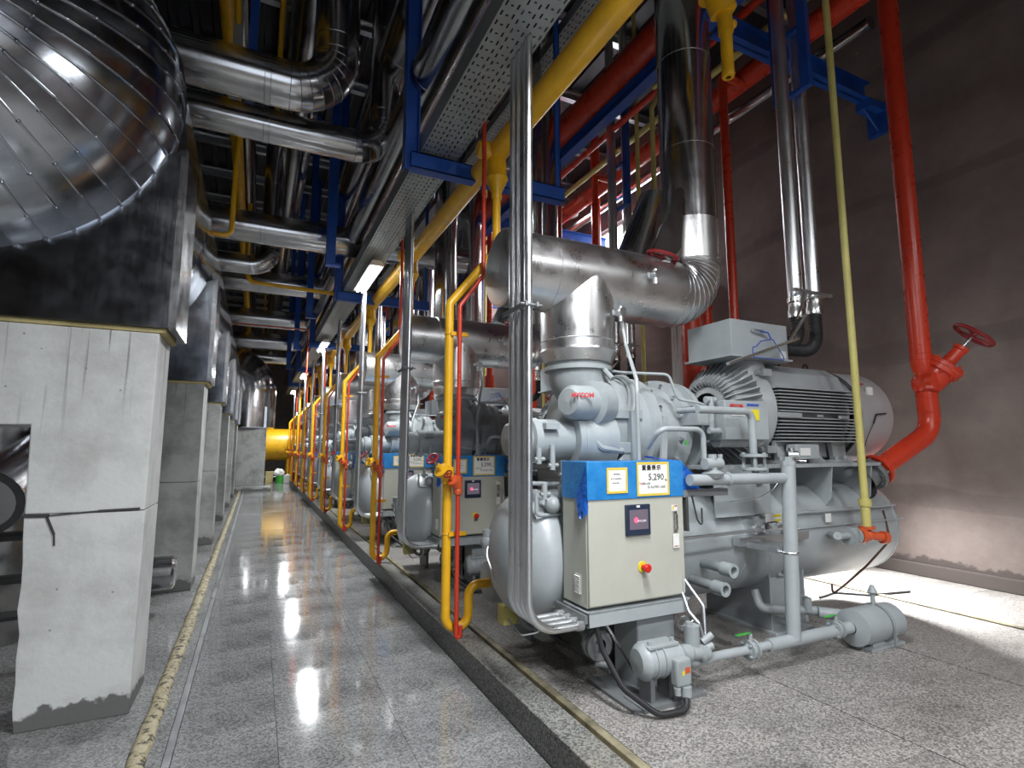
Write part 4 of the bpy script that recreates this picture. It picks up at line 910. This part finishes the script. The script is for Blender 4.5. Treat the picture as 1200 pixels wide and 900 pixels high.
c = V(rx+.05, ry, 2.10)+dv*.60
part('stem', MB().cyl(V(rx+.05, ry, 2.10)+dv*.45, c, .016, n=12), M['steel'], vv); handwheel(c, dv, .165, .020, M['wheel'], 'handwheel', vv)
d2 = V(5.13-rx-.06, .12, 1.30-1.66).normalized(); c = V(5.13, ry+.12, 1.30)
mb = MB().lathe(c-d2*.02, d2, [(0, .09), (.0, .145), (.035, .145), (.035, .09)], 28, False); bolts(mb, c-d2*.05, d2, .12, 8, .014, .03)
part('flange', mb, M['red'], t)
mb = MB().lathe(c+d2*.03, d2, [(0, .12), (.03, .145), (.07, .145), (.07, .10), (.16, .10), (.22, .16)], 28, False); bolts(mb, c+d2*.02, d2, .12, 8, .014, .09)
part('check_valve', mb, M['grey_dk'], t)
# --- thin pale yellow drain pipe with its red valve
t = thing('pale_yellow_pipe', '', 'pipe', (4.5, 2.72, .85), 'thin pale yellow pipes')
reg(t, lambda q: '%s thin pale yellow pipe dropping to a red valve on its vessel' % q)
part('pipe', MB().lathe((4.5, 2.72, 0), (0, 0, 1), [(.86, .034), (1.03, .034), (1.03, .045), (1.06, .05), (1.09, .045), (1.09, .029), (ZC, .029)], 16, False), M['yellow_pale'], t)
part('red_valve', MB().sph((4.5, 2.72, .80), .05, 14).cyl((4.5, 2.72, .85), (4.5, 2.72, .87), .06).cyl((4.5, 2.72, .80), (4.62, 2.68, .78), .035).cyl((4.62, 2.68, .78), (4.66, 2.67, .775), .05).cyl((4.45, 2.72, .80), (4.4, 2.73, .80), .06), M['orange'], t)
# --- red drop pipe by the wall
t = thing('red_drop_pipe', '', 'pipe', (5.0, 4.15, 1.6), 'red drop pipes behind the motors')
reg(t, lambda q: 'slim red pipe dropping behind the %s motor' % q)
part('pipe', MB().tube([(5.25, 4.22, 5.98), (4.84, 4.22, 5.98), (4.84, 4.22, 1.5)], .05, .08, 16), M['red'], t)
# --- second red pipe group: low red elbow with handwheel behind the compressor
t = thing('red_suction_valve', '', 'valve pipe', (4.1, 4.1, 2.0), 'red valve pipes behind the compressors')
reg(t, lambda q: 'red pipe with a handwheel behind the coupling of the %s compressor' % q)
part('pipe', MB().tube([(4.05, 4.1, 2.9), (4.05, 4.1, 2.02), (4.45, 4.1, 2.0), (4.5, 4.1, 2.0)], .095, .02, 20).tube([(3.9, 4.1, 1.9), (3.75, 4.1, 1.55), (3.5, 4.1, 1.2)], .1, .1, 20), M['red'], t)
part('upper_pipe', MB().cyl((4.05, 4.1, 2.9), (4.05, 4.1, ZC), .06), M['red'], t)
handwheel((4.36, 4.0, 2.26), (-.2, -.3, .9), .14, .015, M['wheel'], 'handwheel', t, 4)
# --- pale yellow square loop overhead
t = thing('pale_yellow_loop', '', 'pipe', (3.6, 4.3, 4.0), 'pale yellow pipe loops overhead')
reg(t, lambda q: 'pale yellow looped pipe hanging overhead behind the %s riser' % q)
part('pipe', MB().tube([(3.75, 4.2, 5.45), (3.75, 3.98, 5.45), (3.52, 3.98, 5.0), (3.52, 3.98, 3.3)], .026, .04, 10), M['yellow_pale'], t)

NB = 9
roots = list(BAY)
for (o, fn) in roots: o['label'] = fn(ORD[0])
for k in range(1, NB):
    for (o, fn) in roots:
        c = copy_tree(o, None, k >= 3); c.location = V(o.location)+V(0, DU*k, 0); c['label'] = fn(ORD[k])
# ================================================================== OVERHEAD
# perforated cable trays
def tray(x0, x1, z, y0, y1, fine_to, side, lab, cols):
    t = thing('cable_tray', lab, 'cable tray', ((x0+x1)/2, y0, z), 'perforated cable trays')
    mb = MB(); w = x1-x0; p = w/cols
    y = y0; j = 0
    while y < fine_to:
        for i in range(cols):
            xa = x0+p*i; off = .5*(i % 2); ya = y; sl = .036; pi = .075
            # each cell: frame of four quads around a slot (alternately long and cross slots)
            if i % 3 == 1: hx0, hx1, hy0, hy1 = xa+p*.28, xa+p*.72, ya+.03, ya+.042
            else: hx0, hx1, hy0, hy1 = xa+p*.36, xa+p*.66, ya+.012+.022*(i % 2), ya+.048+.022*(i % 2)
            X0, X1, Y0, Y1 = xa, xa+p, ya, ya+pi
            mb.add([(X0, Y0, z), (X1, Y0, z), (X1, Y1, z), (X0, Y1, z), (hx0, hy0, z), (hx1, hy0, z), (hx1, hy1, z), (hx0, hy1, z)],
                   [(0, 1, 5, 4), (1, 2, 6, 5), (2, 3, 7, 6), (3, 0, 4, 7)])
        y += .075
    mb.add([(x0, y, z), (x1, y, z), (x1, y1, z), (x0, y1, z)], [(0, 1, 2, 3)])
    part('tray_bottom', mb, M['tray'], t)
    part('tray_side', MB().box((x0-.002, y0, z), (x0, y1, z+side)).box((x0-.002, y0, z+side-.002), (x0+.02, y1, z+side)), M['tray'], t)
    part('tray_side', MB().box((x1, y0, z), (x1+.002, y1, z+side)).box((x1-.02, y0, z+side-.002), (x1+.002, y1, z+side)), M['tray'], t)
    cb = MB(); r_ = random.Random(5)
    for i in range(int(w/.045)-1): x = x0+.04+.045*i; cb.tube([(x+r_.uniform(-.01, .01), y0+(y1-y0)*q/10, z+.025+r_.uniform(0, .01)) for q in range(11)], .018, 0, 6)
    part_each('cable', cb, M['black'], t)
    return t
tray(1.13, 1.46, 4.0, -5, 27, 11, .15, 'long grey perforated cable tray hanging above the corridor edge', 9)
tray(2.55, 2.95, 5.65, -4, 27, 7, .12, 'second perforated cable tray, higher, over the compressors', 10)
# hangers
HY = [-.25, 4.2, 8.65, 13.1, 17.55, 22.0]
for i, y in enumerate(HY):
    t = thing('hanger_frame', 'blue steel U-shaped pipe hanger, %s' % ['out over the photographer', 'the nearest in view, its corner above the corridor', 'second along the corridor, beside the nearest lamp', 'third along the corridor', 'fourth along the corridor', 'fifth along the corridor'][i], 'hanger', (1.1, y, 3.9), 'blue U-shaped hangers')
    part('cross_beam', MB().box((1.05, y-.06, 3.85), (2.55, y-.048, 3.99)).box((1.05, y-.06, 3.85), (2.55, y+.05, 3.862)).box((1.05, y-.06, 3.978), (2.55, y+.05, 3.99)), M['blue'], t, bev=.002)
    part('upright', MB().box((1.0, y-.06, 3.85), (1.012, y+.06, ZC)).box((1.0, y-.01, 3.85), (1.12, y+.002, ZC)).box((1.108, y-.06, 3.99), (1.12, y+.06, ZC)), M['blue'], t, bev=.002)
    part('upright', MB().box((2.5, y-.055, 3.985), (2.512, y+.045, ZC)).box((2.46, y-.055, 3.985), (2.512, y-.043, ZC)), M['blue'], t, bev=.002)
# yellow header with tee reducers already on the bays
t = thing('yellow_header_pipe', 'thick yellow header pipe running overhead the length of the hall', 'pipe', (1.675, -5, 3.83))
part('pipe', MB().tube([(1.675, -5, 3.83+.1), (1.675, 27, 3.83+.1)], .088, 0, 28), M['yellow'], t)
for k in range(NB):
    y = 3.78+DU*k; part('end_cap', MB().lathe((1.675, y, 3.93), (-1, 0, 0), [(0, .075), (.14, .075), (.17, .06), (.18, .001)], 20).lathe((1.675, y, 3.93), (0, 0, -1), [(0, .075), (.2, .085)], 20), M['yellow'], t)
solo('red_header_pipe', MB().tube([(1.53, -5, 4.17), (1.53, 27, 4.17)], .022, 0, 12), M['red'], 'thin red pipe running along beside the yellow overhead header', 'pipe')
# lamps: fixtures with their own light
for i, y in enumerate(LAMP_Y):
    t = thing('fluorescent_lamp', '%s twin-tube fluorescent lamp under the cable tray' % ['rearmost, behind the camera, of the', 'overhead, just outside the picture, of the', 'nearest glowing', 'second glowing', 'third glowing', 'fourth glowing'][i], 'lamp', (1.295, y, 3.86), 'fluorescent lamps under the tray')
    part('housing', MB().prism([(1.20, 3.86), (1.24, 3.93), (1.35, 3.93), (1.39, 3.86)], 'y', y-.64, y+.64), M['white'], t)
    for x in (1.26, 1.33):
        part('tube', MB().cyl((x, y-.6, 3.845), (x, y+.6, 3.845), .014, n=12), M['tube'], t)
    part('hanger_rod', MB().cyl((1.295, y-.4, 3.93), (1.295, y-.4, 4.0), .006, n=6).cyl((1.295, y+.4, 3.93), (1.295, y+.4, 4.0), .006, n=6), M['galv'], t)
    a = area('lamp_light', (1.295, y, 3.825), (0, 0, -1), .2, 1.25, LAMP_W, (.95, .98, 1)); a.data.spread = math.radians(170)
    a.rotation_euler = (0, 0, 0)
# lamps in the machine row, high up between the bays, and in the roof behind the camera
k = 0
for (x, y, z, w) in [(5.9, 9.5, 6.6, 140), (5.9, 16, 6.6, 120), (.3, -2.6, 4.8, 200), (2.4, -3.0, 5.2, 140), (5.0, -3.2, 5.2, 90)]:
    t = thing('roof_lamp', 'bright roof lamp %s' % ['over the far right machines', 'over the farthest right machines', 'behind the camera on the left', 'behind the camera in the middle', 'behind the camera on the right'][k], 'lamp', (x, y, z))
    part('shade', MB().lathe((x, y, z), (0, 0, 1), [(0, .26), (.1, .2), (.2, .07), (.34, .06)], 24), M['galv'], t)
    part('rod', MB().cyl((x, y, z+.3), (x, y, ZC), .01, n=6), M['galv'], t)
    area('roof_light', (x, y, z-.02), (0, 0, -1), .4, .4, w, (.96, .98, 1)); k += 1
# lamp added behind the nearest machine only to brighten the floor there
for i, (x, y, z, w) in enumerate([(5.95, 4.2, 1.25, 190)]):
    t = thing('added_fill_lamp', 'added fill lamp behind the nearest machine, brightening the floor', 'lamp', (x, y, FZ))
    part('stand', MB().box((x-.15, y-.12, FZ), (x+.15, y+.12, FZ+.02)).cyl((x, y, FZ), (x, y, z+.3), .015, n=8), M['dark'], t)
    part('head', MB().box((x-.2, y-.03, z+.3), (x+.2, y+.05, z+.5)), M['yellow'], t, bev=.01)
    area('added_fill_area', (x, y-.05, z+.35), (-.28, -.72, -1.0), .36, .16, w).data.spread = math.radians(105)
# red headers, beams along the hall
def run(name, x, z, r, mat, lab, cat='pipe', y0=-5, y1=28, n=28, segs=0, grp=None):
    t = thing(name, lab, cat, (x, y0, z), grp)
    part('pipe', MB().tube([(x, y0, z), (x, y1, z)], r, 0, n), mat, t)
    if segs:
        m = MB(); yy = y0+.7
        while yy < min(y1, 16): m.lathe((x, yy, z), (0, 1, 0), [(0, r), (.004, r+.004), (.03, r+.004), (.034, r)], n, False); yy += segs
        part_each('band', m, mat, t)
    return t
run('red_main_pipe', 3.88, 6.12, .2, M['red'], 'thick red main pipe overhead, nearer the corridor')
run('red_main_pipe', 5.25, 6.07, .13, M['red'], 'red main pipe overhead near the right wall')
run('red_small_pipe', 4.35, 6.0, .045, M['red'], 'slim red pipe overhead between the two red mains')
run('pale_yellow_main', 4.72, 5.97, .042, M['yellow_pale'], 'pale yellow main pipe overhead above the blue beams')
run('silver_wall_pipe', 6.3, 6.5, .085, M['clad'], 'silver insulated pipe high along the right wall', y0=3.3)
t = thing('blue_beam', 'long blue steel beam running below the thick red main pipe', 'beam', (3.9, -4, 5.8))
part('beam', MB().box((3.83, -4, 5.73), (3.97, 27, 5.745)).box((3.894, -4, 5.74), (3.906, 27, 5.88)).box((3.83, -4, 5.878), (3.97, 27, 5.89)), M['blue'], t)
for i in range(5):
    y = 3.55+5.36*i
    t = thing('cross_beam', '%s blue I-beam bracketed to the right wall' % ORD[i], 'beam', (5, y, 5.8), 'blue I-beams to the wall')
    part('i_beam', MB().box((4.0, y-.07, 5.70), (6.5, y+.07, 5.715)).box((4.0, y-.006, 5.70), (6.5, y+.006, 5.92)).box((4.0, y-.07, 5.905), (6.5, y+.07, 5.92)), M['blue'], t)
    part('wall_bracket', MB().box((6.45, y-.09, 5.60), (6.80, y+.09, 5.70)).box((6.72, y-.12, 5.35), (6.80, y+.12, 5.72)).prism([(6.45, 5.6), (6.75, 5.6), (6.75, 5.36)], 'y', y-.01, y+.01), M['blue'], t)
# yellow flanged safety elbow overhead
t = thing('yellow_vent_elbow', 'yellow flanged vent piece with a capped pipe end overhead', 'valve', (3.05, 2.6, 4.5))
part('pipe_end', MB().lathe((3.05, 2.6, 0), (0, 0, 1), [(4.26, .02), (4.262, .042), (4.28, .048), (4.32, .044), (4.60, .044), (4.62, .050), (4.64, .044), (4.66, .05)], 24, False), M['yellow'], t)
part('body', MB().tube([(3.05, 2.6, 4.62), (3.04, 2.6, 4.78), (2.96, 2.6, 4.95)], .08, .05, 22, rads=[.055, .095, .10]).sph((3.10, 2.58, 4.70), .035, 12), M['yellow'], t)
part('flange', MB().lathe((2.98, 2.6, 4.92), (-.3, 0, .95), [(0, .14), (.02, .14), (.02, .09), (.035, .09), (.035, .14), (.06, .14), (.06, .06), (.2, .06)], 24), M['yellow'], t)
part('inlet_pipe', MB().tube([(2.92, 2.6, 5.1), (2.7, 2.6, 5.9), (2.7, 2.6, ZC)], .06, .1, 16), M['yellow'], t)
# silver ducts running along the hall above and left of the tray
run('silver_duct', 1.22, 4.72, .19, M['clad_old'], 'silver duct running just above the cable tray', segs=1.05, n=36)
run('silver_duct', 1.25, 5.75, .27, M['clad_old'], 'wide silver duct high above the cable tray', segs=1.05, n=36)
run('silver_duct', .35, 6.6, .24, M['clad_old'], 'dark silver duct under the roof over the corridor', segs=1.2, n=36)
run('silver_duct', -.45, 7.1, .16, M['clad_old'], 'slim silver duct under the roof left of the corridor', segs=1.2, n=28)
run('silver_duct', 2.05, 6.7, .22, M['clad_old'], 'dark silver duct under the roof over the yellow header', segs=1.2, n=36)
run('yellow_roof_pipe', -.50, 6.1, .085, M['yellow'], 'yellow pipe under the roof left of the corridor', y0=2)
run('orange_roof_pipe', .02, 6.9, .035, M['yellow'], 'slim yellow pipe under the roof over the corridor', y0=2)
# cross pipes from the tank side: the first two rise in elbows
def crosspipe(x1, y, z, r, up, lab, x0=-2.4, zt=ZC, back=None, y2=None):
    t = thing('cross_pipe', lab, 'pipe', (x1, y, z), 'silver cross pipes from the tank')
    pts = [(x0, y, z), (x1, y, z)]
    b = []
    if up: pts += [(x1, y, zt)]; b = [r*1.9]
    if back: pts += [(x1, y+back, z)]; b = [r*1.9]
    mb = MB().tube(pts, r, b, 64, 9); 
    part('jacket', mb, M['clad_old'], t, sharp=8)
    for q in range(1, len(mb.path)-1):
        part('gore_seam', MB().torus(tuple(V(mb.path[q])), mb.path[q+1]-mb.path[q-1], r*1.003, .003, 40, 5), M['clad_old'], t)
    m = MB(); xx = x0+.3
    while xx < x1-r*2.2: m.lathe((xx, y, z), X_, [(0, r), (.004, r+.004), (.05, r+.004), (.054, r)], 36, False); xx += 1.0
    if up:
        zz = z+r*2.6
        while zz < zt-.2: m.lathe((x1, y, zz), (0, 0, 1), [(0, r), (.004, r+.004), (.05, r+.004), (.054, r)], 36, False); zz += .95
    part_each('band', m, M['clad_old'], t); return t
crosspipe(.50, 4.9, 4.78, .205, True, 'nearest silver cross pipe, turning up in an elbow over the corridor')
crosspipe(1.10, 5.55, 4.72, .165, True, 'second silver cross pipe, its elbow rising just left of the blue hanger')
crosspipe(3.0, 8.1, 4.62, .22, False, 'third silver cross pipe, running straight over the corridor')
crosspipe(.05, 8.9, 4.32, .15, True, 'short silver cross pipe under the third, turning up beside the tank')
crosspipe(2.2, 11.6, 4.85, .22, False, 'fourth silver cross pipe, crossing above a bent yellow pipe')
crosspipe(2.2, 15.2, 4.9, .24, False, 'fifth silver cross pipe over the corridor')
crosspipe(2.2, 19.0, 5.0, .26, False, 'sixth silver cross pipe over the corridor')
crosspipe(2.2, 23.0, 5.1, .26, False, 'farthest silver cross pipe over the corridor')
solo('yellow_drop_pipe', MB().tube([(-.35, 3.2, 6.3), (-.38, 5.2, 5.9), (-.38, 6.6, 5.3), (-.38, 6.6, 3.9), (-.56, 6.6, 3.9)], .028, .12, 12), M['yellow'], 'thin yellow pipe dropping beside the tank behind the first cross pipes', 'pipe')
solo('yellow_bent_pipe', MB().tube([(-.30, 9.6, 5.6), (-.30, 9.6, 4.42), (-.22, 9.6, 4.25), (2.3, 9.8, 4.25)], .035, .1, 12), M['yellow'], 'yellow pipe bending level below the third cross pipe', 'pipe')
solo('thin_red_cross_pipe', MB().tube([(-.6, 13.5, 4.35), (.55, 13.5, 4.35), (1.0, 13.5, 4.35), (1.0, 13.5, 3.2)], .016, .05, 8), M['red'], 'thin red pipe crossing far over the corridor', 'pipe')
solo('white_roof_post', MB().box((-.42, 5.55, 4.95), (-.34, 5.63, ZC)), M['tray'], 'pale square post rising above the first cross pipe', 'post')
solo('blue_roof_post', MB().box((-.28, 5.55, 4.95), (-.20, 5.63, ZC)), M['blue'], 'dark blue post beside the pale square post', 'post')
for i, (x, y, zb) in enumerate([(.62, 7.6, 2.95), (.62, 11.6, 2.95), (.62, 15.6, 2.9), (.62, 19.6, 2.9), (1.0, 10.5, 3.2)]):
    pass
for i, y in enumerate((7.2, 10.4, 14.0, 17.6)):
    t = thing('blue_column', '%s slim blue steel hanger post over the corridor' % ORD[i], 'post', (.75, y, 4.0), 'slim blue hanger posts over the corridor')
    part('post', MB().box((.71, y, 3.95), (.83, y+.1, ZC)), M['blue'], t, bev=.003); part('arm', MB().box((.71, y, 3.93), (.90, y+.1, 3.96)), M['blue'], t)
# big vertical dark risers seen between the bays, from the ducts down behind the headers
for k in range(NB-1):
    t = thing('tall_insulated_riser', '%s tall dark silver riser standing behind its suction pipe' % ORD[k], 'pipe', (2.45, 4.75+DU*k, 3.0), 'tall dark silver risers')
    part('jacket', MB().lathe((2.45, 4.75+DU*k, 0), (0, 0, 1), [(3.05, .12), (3.12, .17), (4.4, .17), (4.4, .174), (4.43, .174), (4.43, .17), (6.5, .17)], 28), M['clad_old'], t, sharp=60)
# flexible bits on the floor
solo('floor_cable', MB().tube([(5.9, 3.2, FZ+.012), (5.4, 3.3, FZ+.012), (5.2, 3.5, FZ+.012), (4.9, 3.45, FZ+.012)], .01, .1, 8), M['dark'], 'thin dark cable lying on the floor near the wall', 'cable')
